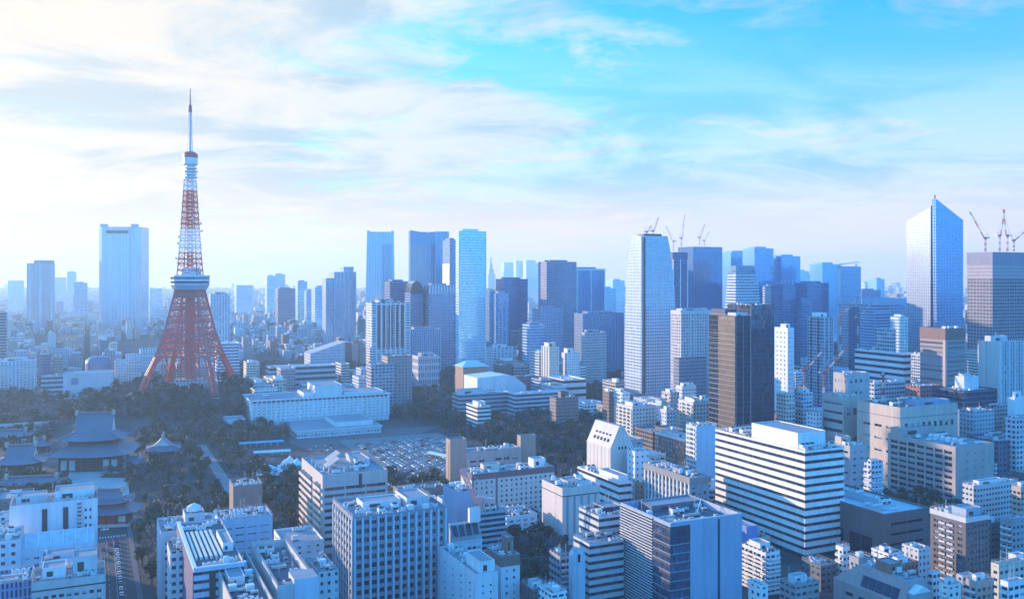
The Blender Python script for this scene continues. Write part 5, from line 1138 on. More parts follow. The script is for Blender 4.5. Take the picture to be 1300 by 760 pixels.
    mb = MB(); mb.loft([octo(17.5, 107), octo(20.6, 112), octo(20.6, 114)]); dk = mb.build('observation_deck', plain('deck_soffit_blue', (.36, .48, .6), .5), root)
    for z0, z1, r0, r1, m in ((114.01, 116.4, 20.4, 20.6, G_MID), (116.41, 118, 20.9, 20.9, TWHITE), (118.01, 121, 20.4, 20.9, plain('deck_glass_blue', (.2, .34, .5), .15, .5)), (121.01, 122.6, 21.2, 21.2, TWHITE)):
        mb = MB(); mb.loft([octo(r0, z0), octo(r1, z1)]); mb.build('deck_window' if m in (G_MID, G_DARK) else 'deck_band', m, dk)
    mb = MB(); mb.loft([octo(12, 122.61), octo(11.4, 128), octo(9.5, 131)]); mb.build('deck_roof_house', TWHITE, dk)
    # upper shaft in alternating bands
    for z0, z1, n, m in ((122, 147, 4, ORANGE), (147, 173, 4, TWHITE), (173, 197, 4, ORANGE), (197, 214, 3, ORANGE), (214, 226, 2, TWHITE)):
        truss('shaft_truss', z0, z1, n, m, .9, .4, 1)
    for z0, z1, m in ((128, 147, TRED), (147, 173, TWHITE), (173, 205, TRED), (205, 214, ORANGE), (214, 228, TWHITE)):
        mb = MB(); r = 3.0
        for k in range(4): t = rot + k * math.pi / 2; mb.bar((r * math.cos(t), r * math.sin(t), z0), (r * math.cos(t), r * math.sin(t), z1), .8)
        n = int((z1 - z0) / 4)
        for i in range(n): z = z0 + (z1 - z0) * i / n; mb.box(-2.6, -2.6, z, 2.6, 2.6, z + 1.7)
        mb.build('inner_shaft', m, root)
    rr = random.Random(3)
    for z in (136, 140, 152, 156, 163, 170, 178, 183, 190, 201):
        t = rr.uniform(0, 6.28); r = hd(z) + 1.2; mb = MB(); mb.cyl(r * math.cos(t), r * math.sin(t), z, z + 2, 1.2, 1.2, 8); mb.build('dish_antenna', TWHITE, root)
        mb = MB()
        for k in range(4): mb.bar(corner(k, z, 1.15), corner(k + 1, z, 1.15), .5)
        mb.build('service_ring', TWHITE if 147 < z < 173 else ORANGE, root)
    # equipment rings and upper deck
    for z, r, m in ((228, 7.6, METAL), (231.5, 7., TWHITE), (234.5, 7.8, METAL), (238, 7.2, TWHITE)):
        mb = MB(); mb.cyl(0, 0, z, z + 1.6, r, r, 12); mb.cyl(0, 0, z + 1.601, z + 3, r * .7, r * .7, 12); mb.build('equipment_ring', m, root)
    mb = MB(); mb.cyl(0, 0, 241.5, 243, 6.4, 8, 12); mb.cyl(0, 0, 243.005, 250, 7.9, 7.9, 12); ud = mb.build('upper_deck', TWHITE, root)
    mb = MB(); mb.cyl(0, 0, 250.01, 254, 8.1, 8, 12); mb.cyl(0, 0, 254.01, 256.5, 8, 4.5, 12); mb.build('upper_deck_cap', TRED, ud)
    mb = MB()
    for z0, z1, r0, r1 in ((256, 272, 2.6, 2.0), (272, 300, 1.9, 1.5)):
        n = 8
        for i in range(n):
            a, b_ = z0 + (z1 - z0) * i / n, z0 + (z1 - z0) * (i + 1) / n; ra, rb = r0 + (r1 - r0) * i / n, r0 + (r1 - r0) * (i + 1) / n
            for k in range(4):
                t, t2 = k * math.pi / 2, (k + 1) * math.pi / 2
                mb.bar((ra * math.cos(t), ra * math.sin(t), a), (rb * math.cos(t), rb * math.sin(t), b_), .6); mb.bar((ra * math.cos(t), ra * math.sin(t), a), (rb * math.cos(t2), rb * math.sin(t2), b_), .4)
                mb.bar((rb * math.cos(t), rb * math.sin(t), b_), (rb * math.cos(t2), rb * math.sin(t2), b_), .4)
    mb.build('antenna_lattice', TWHITE, root)
    mb = MB(); mb.cyl(0, 0, 256, 300, 1., .8, 8); mb.build('antenna_core', plain('antenna_pink_grey', (.55, .42, .45), .5), root)
    mb = MB(); mb.cyl(0, 0, 300, 307, 2., 1.7, 8); mb.build('antenna_collar', TRED, root)
    mb = MB(); mb.cyl(0, 0, 307, 326, .8, .3, 8); mb.build('antenna_tip', TRED, root)
    FOOT.append(([(X0 - 22, Y0 - 22), (X0 + 22, Y0 - 22), (X0 + 22, Y0 + 22), (X0 - 22, Y0 + 22)], 36, gz - 14, 'the lattice tower', None))
lattice_tower()

# ---------------------------------------------------------------- temple halls
TILE = facade((.17, .2, .26), fw=0., wr=.5, roof=(.17, .2, .26), name='roof_tile'); TIMB = facade((.09, .06, .055), fw=0.); PLAST = facade((.6, .6, .58), fw=0.); VERM = facade((.34, .08, .06), fw=0.)
RIDGE = plain('ridge_tile', (.4, .38, .33), .6); RTILE = plain('blue_grey_tile', (.14, .16, .2), .45, 0, .3, .5)
def tile_rows(m):
    nt = m.node_tree; b = NB(nt); p = nt.nodes['Principled BSDF']; tc = b.n('ShaderNodeTexCoord').outputs['Object']
    x, y, z = b.sep(tc); src = p.inputs['Base Color'].links[0].from_socket
    k = b.m('MULTIPLY', b.m('LESS_THAN', b.m('FRACT', b.m('MULTIPLY', x, .62)), .3), .3); k = b.m('ADD', k, b.m('MULTIPLY', b.m('LESS_THAN', b.m('FRACT', b.m('MULTIPLY', z, .9)), .22), .16))
    v = b.n('ShaderNodeVectorMath', operation='SCALE'); b.put(v.inputs[0], src); b.put(v.inputs['Scale'], b.m('SUBTRACT', 1.12, k)); nt.links.new(v.outputs[0], p.inputs['Base Color'])
tile_rows(RTILE)
def curved_skirt(mb, w0, d0, z0, w1, d1, z1, n=6, lift=.0, sag=.22):
    """hipped roof skirt between two centred rectangles with the sagging curve of a tiled roof and lifted corners"""
    rings = []
    for i in range(n + 1):
        t = i / n; w, d = w0 + (w1 - w0) * t, d0 + (d1 - d0) * t; z = z0 + (z1 - z0) * (t * (1 - sag) + t * t * sag)
        L = lift * (1 - t) ** 2; r = []
        for (ax, ay, bx, by) in ((-1, -1, 1, -1), (1, -1, 1, 1), (1, 1, -1, 1), (-1, 1, -1, -1)):
            for k in range(6):
                s_ = k / 6; x, y = (ax + (bx - ax) * s_) * w / 2, (ay + (by - ay) * s_) * d / 2; e = abs(2 * s_ - 1) ** 3
                r.append((x, y, z + L * e))
        rings.append(r)
    mb.loft(rings)
def hall(name, label, u, v, Y, w, d, walls, eave, ridge, lower=None, ang=GA, nick=None, wallmat=None, over=4., cat='temple'):
    """irimoya hall: walls, hipped skirt(s), gabled top roof; sizes in metres"""
    x = at(u, Y); z = ground(x, Y); root = bpy.data.objects.new(name, None); col.objects.link(root); root.location = (x, Y, z); root.rotation_euler.z = ang; tag(root, label, cat)
    mb = MB(); mb.box(-w / 2 - 2, -d / 2 - 2, -2, w / 2 + 2, d / 2 + 2, 1.6); mb.build('plinth', CONC, root)
    mb = MB(); mb.box(-w / 2, -d / 2, 1.604, w / 2, d / 2, (lower or eave) + .3); wl = mb.build('wall', wallmat or TIMB, root)
    n = max(4, int(w / 6))
    for k in range(n + 1):
        mb = MB() if k == 0 else mb
        if k == 0: mb.cyl(0, 0, 0, (lower or eave) - 1.6, .55, .5, 10); cm = mb.mesh('column', TIMB)
        put('column', cm, root, (-w / 2 + w * k / n, -d / 2 - 1.2, 1.604))
    for k in range(n):
        if abs(k - (n - 1) / 2) < n * .18: continue
        mb = MB(); a = -w / 2 + w * k / n; mb.box(a + .8, -d / 2 - .12, 2.6, a + w / n - .8, -d / 2 - .004, (lower or eave) * .78); mb.build('plaster_panel', PLAST, wl)
    z0 = eave; gf, df = (.28, .5) if lower else (.3, .84)
    if lower:
        mb = MB(); curved_skirt(mb, w + 4 * over, d + 4 * over, lower, w * .8, d * .8, lower + (eave - lower) * .72, 5, 1.6); mb.build('lower_roof', RTILE, root)
        mb = MB(); mb.box(-w * .38, -d * .38, lower + (eave - lower) * .6, w * .38, d * .38, eave + .3); mb.build('upper_wall', wallmat or TIMB, root)
        ww, dd = w * .78, d * .78
    else: ww, dd = w, d
    gw, gd = ww * .82, dd * df; zg = eave + (ridge - eave) * gf
    mb = MB(); curved_skirt(mb, ww + 3.2 * over, dd + 3.2 * over, eave, gw, gd, zg, 5, 1.8); mb.build('eave_roof', RTILE, root)
    mb = MB(); rings = []
    for sx in (-1, 1):
        r = []
        for t in (0, .2, .4, .6, .8, 1): r.append((sx * gw / 2, -gd / 2 * (1 - t) * 1.04, zg - .2 + (ridge - zg) * (t * .75 + t * t * .25)))
        for t in (.8, .6, .4, .2, 0): r.append((sx * gw / 2, gd / 2 * (1 - t) * 1.04, zg - .2 + (ridge - zg) * (t * .75 + t * t * .25)))
        rings.append(r)
    mb.loft(rings); top = mb.build('gable_roof', RTILE, root)
    mb = MB(); mb.box(-gw / 2 - .6, -.7, ridge - .4, gw / 2 + .6, .7, ridge + 1.2); mb.build('ridge', RTILE, top)
    for sx in (-1, 1):
        mb = MB(); mb.box(sx * gw / 2 - 1.1, -.95, ridge - 1.2, sx * gw / 2 + 1.1, .95, ridge + 2.6); mb.build('ridge_end_tile', RIDGE, top)
        mb = MB(); mb.face([(sx * (gw / 2 + .15), -gd * .4, zg + .6), (sx * (gw / 2 + .15), gd * .4, zg + .6), (sx * (gw / 2 + .15), 0, ridge - 1)]); mb.loft([[(sx * (gw / 2 + q), -gd * .4, zg + .6), (sx * (gw / 2 + q), gd * .4, zg + .6), (sx * (gw / 2 + q), 0, ridge - 1)] for q in (.02, .14)]); mb.build('gable_board', PLAST, top)
        for sy in (-1, 1):
            mb = MB(); mb.bar((sx * gw / 2 * .98, sy * gd * .5, zg + .3), (sx * (ww + 3 * over) / 2, sy * (dd + 3 * over) / 2, eave + 2.2), .8); mb.build('hip_ridge', RTILE, root)
    ca, sa = math.cos(ang), math.sin(ang); hw, hdp = w / 2 + over * 2, d / 2 + over * 2
    FOOT.append(([(x + a * ca - b_ * sa, Y + a * sa + b_ * ca) for a, b_ in ((-hw, -hdp), (hw, -hdp), (hw, hdp), (-hw, hdp))], ridge, z, nick, root))
    return root
TA = R(8)
T1 = hall('temple_hall', 'great two-tiered temple hall with a tall steep blue grey tiled roof', 121, 590, 712, 43, 30, 10, 25, 44, 13.5, TA, 'the great temple hall', over=3.6)
mb = MB()
for k in range(8): mb.box(-13 + .3 * k, -34 + 1.5 * k, -.5, 13 - .3 * k, -22, .25 + .22 * k)
mb.build('stair', CONC, T1)
hall('temple_pavilion', 'small square pavilion with a peaked tiled roof beside the great temple hall', 207, 580, 752, 18, 18, 6, 8.5, 19, None, R(-72), 'the square pavilion', over=3.)
hall('temple_gate', 'red two-storey temple gate with a broad tiled roof at the head of the car-filled road', 139, 676, 556, 24, 13, 8, 14, 20.5, 8, TA, 'the red temple gate', wallmat=VERM, over=2.6)
hall('temple_hall', 'lower tiled temple hall on the photo edge, left of the great temple hall', 27, 600, 690, 24, 20, 7, 11, 23, None, R(14), 'the lower tiled hall', over=3.5)
hall('temple_pavilion', 'little white-gabled pavilion between the lower tiled hall and the great temple hall', 50, 575, 770, 10, 9, 4, 8, 13, None, R(60), over=2.)
hall('temple_lodge', 'long low temple lodge under a pale tiled roof on the photo edge', 8, 562, 820, 40, 12, 4, 7, 12, None, R(10), over=2.)
hall('temple_lodge', 'low tiled corridor building before the lower tiled temple hall', 40, 626, 640, 40, 10, 4, 5.5, 10, None, R(10), over=1.6)
hall('temple_lodge', 'white-walled lodge at the right foot of the great temple hall', 168, 598, 712, 14, 10, 3.5, 5, 9.5, None, R(20), over=1.6, wallmat=PLAST)

# ---------------------------------------------------------------- streets
cp, cq = grid(*gp(146, 720))
road_p0, road_p1 = cp - 8, cp + 8.5
strip('road', road_p0, 250, road_p1, 640, .004, ASPH)
strip('pavement', road_p0 - 2.4, 250, road_p0, 640, 0, PAVE, dz=.13); strip('pavement', road_p1, 250, road_p1 + 2.4, 640, 0, PAVE, dz=.13)
zq = grid(*gp(140, 681))[1]
mb = MB()
for k in range(10): mb.box(road_p0 + 1 + 1.5 * k, zq - 2, .008, road_p0 + 1.75 + 1.5 * k, zq + 2, .012)
tag(mb.build('crosswalk_marking', PAINT, None, (0, 0, 0), GA), kind='structure')
mb = MB()
for q in range(260, int(zq) - 6, 9):
    mb.box((road_p0 + road_p1) / 2 + 3.4, q, .008, (road_p0 + road_p1) / 2 + 3.55, q + 4.5, .012); mb.box((road_p0 + road_p1) / 2 - 3.6, q, .008, (road_p0 + road_p1) / 2 - 3.45, q + 4.5, .012)
mb.box((road_p0 + road_p1) / 2 - .1, 250, .008, (road_p0 + road_p1) / 2 + .1, zq - 4, .012)
tag(mb.build('lane_marking', PAINT, None, (0, 0, 0), GA), kind='structure')
ap = grid(*gp(272, 590))[0]
strip('avenue', ap - 4, 560, ap + 4, 890, .02, plain('avenue_paving', (.22, .22, .23), .85, 0, .2, .3))
# temple court and the open car park
mb = MB(); P = [gp(84, 640), gp(84, 606), gp(162, 606), gp(166, 640)]; mb.face([(x, y, .06) for x, y in P]); tag(mb.build('temple_court', plain('pale_flagstone', (.4, .4, .39), .85, 0, .25, .3)), kind='structure')
LP0, LP1, LQ0, LQ1 = 214, 302, 640, 822
strip('car_park', LP0 - 6, LQ0 - 4, LP1 + 4, LQ1 + 4, .05, plain('car_park_asphalt', (.17, .175, .18), .85, 0, .2, .3))
mb = MB(); P = [gp(368, 562), gp(368, 552), gp(560, 540), gp(500, 562), gp(440, 590)]; mb.face([(x, y, .03) for x, y in P]); tag(mb.build('hotel_forecourt', plain('forecourt_paving', (.1, .1, .105), .85, 0, .2, .3)), kind='structure')

# ---------------------------------------------------------------- cars
CARS = {}
def car_meshes(cname, c):
    if cname in CARS: return CARS[cname]
    m = plain('car_paint_' + cname, c, .3, .1, .05, .5)
    b_ = MB(); side = [(-2.2, .35), (-2.25, .75), (-2.1, .95), (-1.3, 1.02), (1.35, 1.02), (2.15, .9), (2.25, .7), (2.2, .35)]
    b_.loft([[(x, y * (.86 if z > .9 else .9), z) for x, z in side] for y in (-1, 1)])
    top = MB(); cab = [(-1.75, 1.0), (-1.25, 1.42), (.45, 1.46), (1.25, 1.0)]
    top.loft([[(x, y * (.62 if z > 1.2 else .76), z) for x, z in cab] for y in (-1, 1)])
    roof = MB(); roof.box(-1.2, -.6, 1.43, .42, .6, 1.5)
    wh = MB(); wh.loft([[(.32 * math.cos(t), y, .32 * math.sin(t)) for t in (2 * math.pi * k / 12 for k in range(12))] for y in (-.1, .1)])
    CARS[cname] = (b_.mesh('car', m), top.mesh('window', G_DARK), roof.mesh('roof', m), wh.mesh('wheel', DARKM)); return CARS[cname]
CCOL = {'white': (.75, .75, .75), 'silver': (.5, .52, .55), 'black': (.02, .02, .025), 'dark blue': (.03, .06, .18), 'red': (.4, .04, .03), 'grey': (.2, .21, .22)}
def car(cname, p, q, heading, label, group, z=.06):
    b_, g, r, wh = car_meshes(cname, CCOL[cname]); x, y = ungrid(p, q)
    o = put('parked_car', b_, None, (x, y, z), GA + heading); tag(o, label, 'car', group)
    put('window', g, o); put('roof', r, o)
    for i in (-1, 1):
        for j in (-1, 1): put('wheel', wh, o, (1.35 * i, .8 * j, .32))
rc = random.Random(5); names = ['white'] * 5 + ['silver'] * 4 + ['black'] * 3 + ['grey'] * 2 + ['dark blue']
rowname = ['edge', 'second', 'third', 'fourth', 'fifth', 'sixth', 'seventh', 'eighth', 'ninth', 'last']
for k in range(22):
    c = rc.choice(names); u_, v_ = rc.uniform(385, 468), rc.uniform(562, 592)
    X, Yy = gp(u_, v_); p_, q_ = grid(X, Yy); p_ = round(p_ / 2.8) * 2.8; q_ = round(q_ / 11) * 11
    if (p_, q_) in CARS or p_ > 204: continue
    CARS[(p_, q_)] = 1
    car(c, p_, q_, math.pi / 2 + rc.uniform(-.03, .03), f'{c} car standing on the forecourt between the hotel podium and the balconied beige block', 'cars on the hotel forecourt')
lines = MB()
for r, p in enumerate((219, 227, 235, 243.5, 252, 260.5, 269, 277.5, 286, 294.5)):
    q = LQ0 + 6; side = 'twin-shaft end' ; run = 0
    while q < LQ1 - 20:
        lines.box(p - 2.5, q - 1.4, .056, p + 2.5, q - 1.28, .062)
        if rc.random() < .56:
            c = rc.choice(names); third = ('at the brown shaft end', 'mid car park', 'at the far end')[min(2, int((q - LQ0) / 56))]
            car(c, p, q, rc.choice([0, math.pi]) + rc.uniform(-.03, .03), f'{c} car {third}, {rowname[r]} parking row from the white slab hotel', 'cars parked in the open lot')
        q += 2.75
tag(lines.build('bay_marking', PAINT, None, (0, 0, 0), GA), kind='structure')
side = [('red', 3.2, 96), ('black', -1.6, 97), ('dark blue', 3.2, 104), ('white', 3.4, 90)]
q = zq - 14; k = 0
seq = ['red', 'black', 'white', 'white', 'silver', 'white', 'silver', 'white', 'white', 'grey', 'white', 'white']
for k, c in enumerate(seq):
    car(c, (road_p0 + road_p1) / 2 + 1.6, q - k * 8.5, math.pi / 2, f'{c} car number {k + 1} back in the queue on the road from the crossing' if 0 else f'{c} car in the inner lane queue, {["first", "second", "third", "fourth", "fifth", "sixth", "seventh", "eighth", "ninth", "tenth", "eleventh", "twelfth"][k]} behind the crosswalk', 'cars queuing on the temple road', .01)
for k, c in enumerate(['red', 'dark blue', 'black', 'black']):
    car(c, (road_p0 + road_p1) / 2 - 1.9 - 3.5 * (k % 2), q - 3 - k * 9, math.pi / 2, f'{c} car in the outer lane, {["first", "second", "third", "fourth"][k]} of the short column before the crosswalk', 'cars queuing on the temple road', .01)
car('white', (road_p0 + road_p1) / 2 - 4, zq + 16, 0., 'white car crossing before the red temple gate', 'cars queuing on the temple road', .01)

# ---------------------------------------------------------------- small structures by the hotel and in the park
def canopy(name, label, u, v, Y, pts, mat, cat, rz=0.):
    x = at(u, Y); z = ground(x, Y); mb = MB(); pts(mb); o = mb.build(name, mat, None, (x, Y, z), rz); tag(o, label, cat); return o
TEAL = plain('teal_sheet_roof', (.03, .36, .5), .5)
for u, Y, L, rz, lab, m in [(303, 800, 20, .35, 'low open shed with a teal blue roof by the hotel garden', TEAL), (328, 806, 22, .35, 'second teal blue roofed shed, nearer the hotel podium', TEAL), (545, 760, 44, -.75, 'long white roofed shelter along the far side of the car park', METW), (322, 760, 30, .3, 'low white roofed arcade beside the teal roofed sheds', METW)]:
    def sh(mb):
        mb.loft([[(0, -4, 4), (0, 0, 5.2), (0, 4, 4)], [(L, -4, 4), (L, 0, 5.2), (L, 4, 4)]])
    o = canopy('shelter', lab, u, 0, Y, sh, m, 'shelter', rz)
    for k in range(5):
        for s_ in (-1, 1): q = MB(); q.box(L * k / 4 - .15 if k else .1, s_ * 3.4 - .15, 0, L * k / 4 + .15 if k < 4 else L - .1, s_ * 3.4 + .15, 3.95); q.build('post', METAL, o)
def tent(u, Y, r, lab):
    def t(mb): mb.loft([[(r * math.cos(a), r * .8 * math.sin(a), z + (1.2 if k % 2 else 0)) for k, a in enumerate(2 * math.pi * i / 10 for i in range(10))] if z < 3 else [(r * f * math.cos(a), r * .8 * f * math.sin(a), z) for a in (2 * math.pi * i / 10 for i in range(10))] for z, f in ((2.4, 1), (4.2, .6), (6.4, .25), (8.2, .04))])
    o = canopy('tent', lab, u, 0, Y, t, METW, 'tent', .3)
    for i in range(5): a = 2 * math.pi * i / 5; q = MB(); q.bar((r * .96 * math.cos(a), r * .77 * math.sin(a), 0), (r * .9 * math.cos(a), r * .72 * math.sin(a), 3), .3); q.build('pole', METAL, o)
tent(342, 690, 17, 'large white peaked tent among the trees behind the lone brown block')
for u, Y, lab in ((362, 712, 'small white tent nearest the large peaked tent'), (371, 705, 'middle one of the small white tents'), (377, 716, 'small white tent by the balconied beige block'), (368, 726, 'small white tent standing behind the other three')): tent(u, Y, 6.5, lab)
def greenhouse(mb): mb.loft([[(x, 7 * math.cos(t), 7 * math.sin(t)) for t in (math.pi * k / 8 for k in range(9))] for x in (0, 14)])
o = canopy('greenhouse', 'glassy blue vaulted shelter among the trees beyond the car park', 571, 0, 800, greenhouse, plain('pale_blue_glazing', (.3, .48, .58), .2, .2), 'greenhouse', .6)

# ---------------------------------------------------------------- cranes
CR = plain('crane_red', (.4, .09, .08), .5); CWH = plain('crane_white', (.6, .59, .58), .5); CPK = plain('crane_pink_red', (.72, .34, .32), .5)
def crane(label, u, vbase, vtop, Y, jib, el, az, wdt=1.6, c1=CR, c2=CWH, zb=None, name='tower_crane'):
    """luffing crane: mast from vbase to vtop rows, jib length, elevation and heading (0 = to the right)"""
    x = at(u, Y); z0 = zat(vbase, Y) if zb is None else zb; z1 = zat(vtop, Y)
    root = bpy.data.objects.new(name, None); col.objects.link(root); root.location = (x, Y, z0); tag(root, label, 'crane', None)
    hh = z1 - z0; m1 = MB()
    n = max(3, int(hh / (wdt * 1.5)))
    def tr(mb, P, Q, wd, n):
        P, Q = Vector(P), Vector(Q); d = (Q - P).normalized(); up = Vector((0, 0, 1)) if abs(d.z) < .95 else Vector((0, 1, 0)); a = d.cross(up).normalized() * wd / 2; c = d.cross(a).normalized() * wd / 2
        for i in range(n):
            mt = (i * 5 // n) % 2
            p, q = P.lerp(Q, i / n), P.lerp(Q, (i + 1) / n)
            o = [a + c, a - c, -a - c, -a + c]
            for k in range(4): mb.bar(p + o[k], q + o[k], wd * .2, mt); mb.bar(p + o[k], q + o[(k + 1) % 4], wd * .13, mt)
    tr(m1, (0, 0, 0), (0, 0, hh), wdt, n)
    m1.build('mast', [c1, c2], root)
    ca, sa = math.cos(az), math.sin(az); ce, se = math.cos(el), math.sin(el)
    q = MB(); q.box(-wdt, -wdt * .8, 0, wdt * 1.2, wdt * .8, wdt * 1.4); q.build('cab', c1, root, (0, 0, hh), az)
    q = MB(); q.box(-wdt * 3.4, -wdt * .6, wdt * .3, -wdt * 1.02, wdt * .6, wdt * 1.3); q.build('counterweight', METAL, root, (0, 0, hh), az)
    m3 = MB(); tr(m3, (ca * wdt, sa * wdt, hh + wdt * .8), (ca * (wdt + jib * ce), sa * (wdt + jib * ce), hh + wdt * .8 + jib * se), wdt * .75, 14)
    m3.build('jib', [c1, c2], root)
    q = MB(); top = Vector((-ca * wdt * 1.5, -sa * wdt * 1.5, hh + wdt * 4.2)); q.bar((0, 0, hh + wdt * 1.4), top, wdt * .25); q.bar(top, (ca * (wdt + jib * ce * .95), sa * (wdt + jib * ce * .95), hh + wdt * .8 + jib * se * .95), .18); q.bar(top, (-ca * wdt * 3, -sa * wdt * 3, hh + wdt), .2); q.build('stay', METAL, root)
    return root
crane('red and white crane with its jib leaning far left, on the unfinished tower', 1251, 319, 303, 1165, 38, R(62), R(175), 1.5)
crane('red crane with a near upright white jib, second on the unfinished tower', 1269, 319, 300, 1165, 34, R(80), R(10), 1.5)
crane('red crane beside its upright twin on the unfinished tower', 1279, 319, 300, 1172, 34, R(84), R(170), 1.5)
crane('red crane with a jib pointing off the photo edge, on the unfinished tower', 1287, 319, 306, 1165, 30, R(38), R(8), 1.5)
crane('thin crane with an upright jib on the unfinished navy tower', 865, 319, 303, 1310, 34, R(84), R(10), 1.3, CPK)
crane('thin crane leaning left on the unfinished navy tower', 855, 319, 307, 1310, 24, R(66), R(180), 1.2, CPK)
crane('thin purple crane on the broad dark tower, jib raised to the right', 888, 312, 302, 1412, 22, R(70), R(5), 1.2, CPK)
crane('small crane on the far corner of the broad dark tower', 894, 312, 306, 1412, 16, R(64), R(0), 1.1, CPK)
crane('tiny crane at the left end of the tapering gridded tower roof', 821, 300, 295, 1030, 8, R(60), R(10), 1.2, CPK)
crane('thin leaning crane on the tapering gridded tower roof', 829, 300, 294, 1030, 16, R(70), R(15), 1.2, CPK)
crane('red and white ground crane with its jib raised right, behind the thin-striped office', 1067, 414, 402, 1180, 34, R(48), R(0), 1.3, name='ground_crane', zb=40)
crane('second red and white ground crane of the pair behind the thin-striped office', 1089, 418, 404, 1180, 26, R(48), R(0), 1.3, name='ground_crane', zb=40)
crane('red and white crane before the scored blue tower, jib raised right', 1021, 480, 471, 790, 25, R(48), R(0), 1.1, name='ground_crane', zb=10)
crane('larger red and white crane, jib across the scored blue tower', 1046, 486, 474, 770, 28, R(50), R(0), 1.25, name='ground_crane', zb=10)
crane('pink red luffing crane on the teal striped office roof, boom leaning left', 609, 650, 638, 474, 17, R(62), R(160), 2.4, CPK, CPK)
# red and white mast on the beige slot building
x, Y = at(1121, 668), 668.; z0 = zat(510, Y); root = bpy.data.objects.new('radio_mast', None); col.objects.link(root); root.location = (x, Y, z0); tag(root, 'red and white banded radio mast standing on the beige slot building', 'mast')
zt = zat(468, Y) - z0
for k in range(5):
    mb = MB(); a, b_ = zt * k / 5, zt * (k + 1) / 5
    for i in range(4): t = math.pi / 4 + i * math.pi / 2; t2 = t + math.pi / 2; r = 1.1 - .1 * k; mb.bar((r * math.cos(t), r * math.sin(t), a), (r * math.cos(t), r * math.sin(t), b_), .3); mb.bar((r * math.cos(t), r * math.sin(t), a), (r * math.cos(t2), r * math.sin(t2), b_), .2)
    mb.build('mast_section', CR if k % 2 else CWH, root)
for k in (2, 4): mb = MB(); mb.cyl(0, 0, zt * k / 5, zt * k / 5 + .5, 2.2, 2.2, 10); mb.build('mast_platform', CR, root)
# ---------------------------------------------------------------- trees and the smaller buildings between
def inpoly(pt, P):
    x, y = pt; r = False
    for (x0, y0), (x1, y1) in zip(P, P[1:] + P[:1]):
        if (y0 > y) != (y1 > y) and x < (x1 - x0) * (y - y0) / (y1 - y0) + x0: r = not r
    return r
# green areas by their outline on the ground, as seen from the deck (turned into ground points once)
GREEN = [[gp(*p) for p in P] for P in (
    [(-60, 492), (150, 484), (310, 482), (318, 540), (420, 560), (500, 560), (560, 600), (420, 640), (368, 700), (330, 716), (200, 760), (168, 740), (166, 700), (175, 660), (120, 668), (-60, 640)],
    [(490, 478), (585, 470), (580, 520), (640, 538), (700, 530), (770, 536), (800, 580), (740, 640), (700, 660), (600, 640), (580, 600), (560, 560), (500, 545)],
    [(755, 470), (795, 452), (792, 520), (740, 530), (735, 500)], [(862, 476), (900, 470), (900, 500), (862, 504)],
    [(470, 600), (500, 592), (570, 612), (560, 640), (500, 640)], [(648, 688), (714, 688), (726, 702), (722, 756), (648, 758)], [(1118, 640), (1225, 636), (1225, 668), (1118, 668)], [(300, 462), (345, 455), (470, 470), (490, 484), (300, 492)],
    [(150, 440), (235, 436), (235, 468), (150, 470)], [(40, 432), (100, 428), (100, 452), (40, 452)])]
OPEN = [[gp(*p) for p in P] for P in ([(300, 566), (350, 560), (372, 554), (372, 548), (500, 530), (560, 540), (560, 600), (520, 606), (470, 612), (400, 600), (385, 606), (335, 606), (325, 588), (300, 580)],[(84, 640), (84, 606), (162, 606), (166, 640)], [(368, 562), (368, 552), (560, 540), (500, 562), (440, 590), (390, 585)])]
FB = []
for cs, hh, zz, nick, own in FOOT:
    pq = [grid(*c) for c in cs]; FB.append((min(a for a, b_ in pq), min(b_ for a, b_ in pq), max(a for a, b_ in pq), max(b_ for a, b_ in pq)))
def clash(p0, q0, p1, q1, m):
    return any(p0 - m < c and p1 + m > a and q0 - m < e and q1 + m > b_ for a, b_, c, e in FB)
RES = [(road_p0 - 2.4, 200, road_p1 + 2.4, 640), (ap - 5.5, 560, ap + 5.5, 890), (LP0 - 6, LQ0 - 4, LP1 + 4, LQ1 + 4)]
def reserved(p0, q0, p1, q1): return any(p0 < c and p1 > a and q0 < e and q1 > b_ for a, b_, c, e in RES)
rt = random.Random(11)
TREES = []
step = 6.6
xs_all = [p for P in GREEN for p in P]
for P in GREEN:
    x0, x1 = min(p[0] for p in P), max(p[0] for p in P); y0, y1 = min(p[1] for p in P), max(p[1] for p in P)
    y = y0; row = 0
    while y < min(y1, 1500):
        st = step * (1 if y < 1000 else 1.35); x = x0 + (row % 2) * st * .5
        while x < x1:
            X, Yy = x + rt.uniform(-2.2, 2.2), y + rt.uniform(-2.2, 2.2); x += st
            if not inpoly((X, Yy), P) or any(inpoly((X, Yy), o) for o in OPEN): continue
            if abs(X) > .6 * Yy + 20: continue
            if math.hypot(X + 350, Yy - 985) < 44 or min(math.hypot(X + 350 - 56 * math.cos(R(-44 + 90 * q_)), Yy - 985 - 56 * math.sin(R(-44 + 90 * q_))) for q_ in range(4)) < 13 or math.hypot(X + 306, Yy - 918) < 16: continue
            p, q = grid(X, Yy)
            if clash(p - 2, q - 2, p + 2, q + 2, .8) or reserved(p - 2, q - 2, p + 2, q + 2): continue
            if math.sin(X * .021) * math.sin(Yy * .017) + rt.uniform(-.5, .5) < -.62: continue
            TREES.append((X, Yy, rt.uniform(.62, 1.42) * (1.0 if Yy < 900 else 1.15), rt.randrange(8)))
        y += st * .87; row += 1

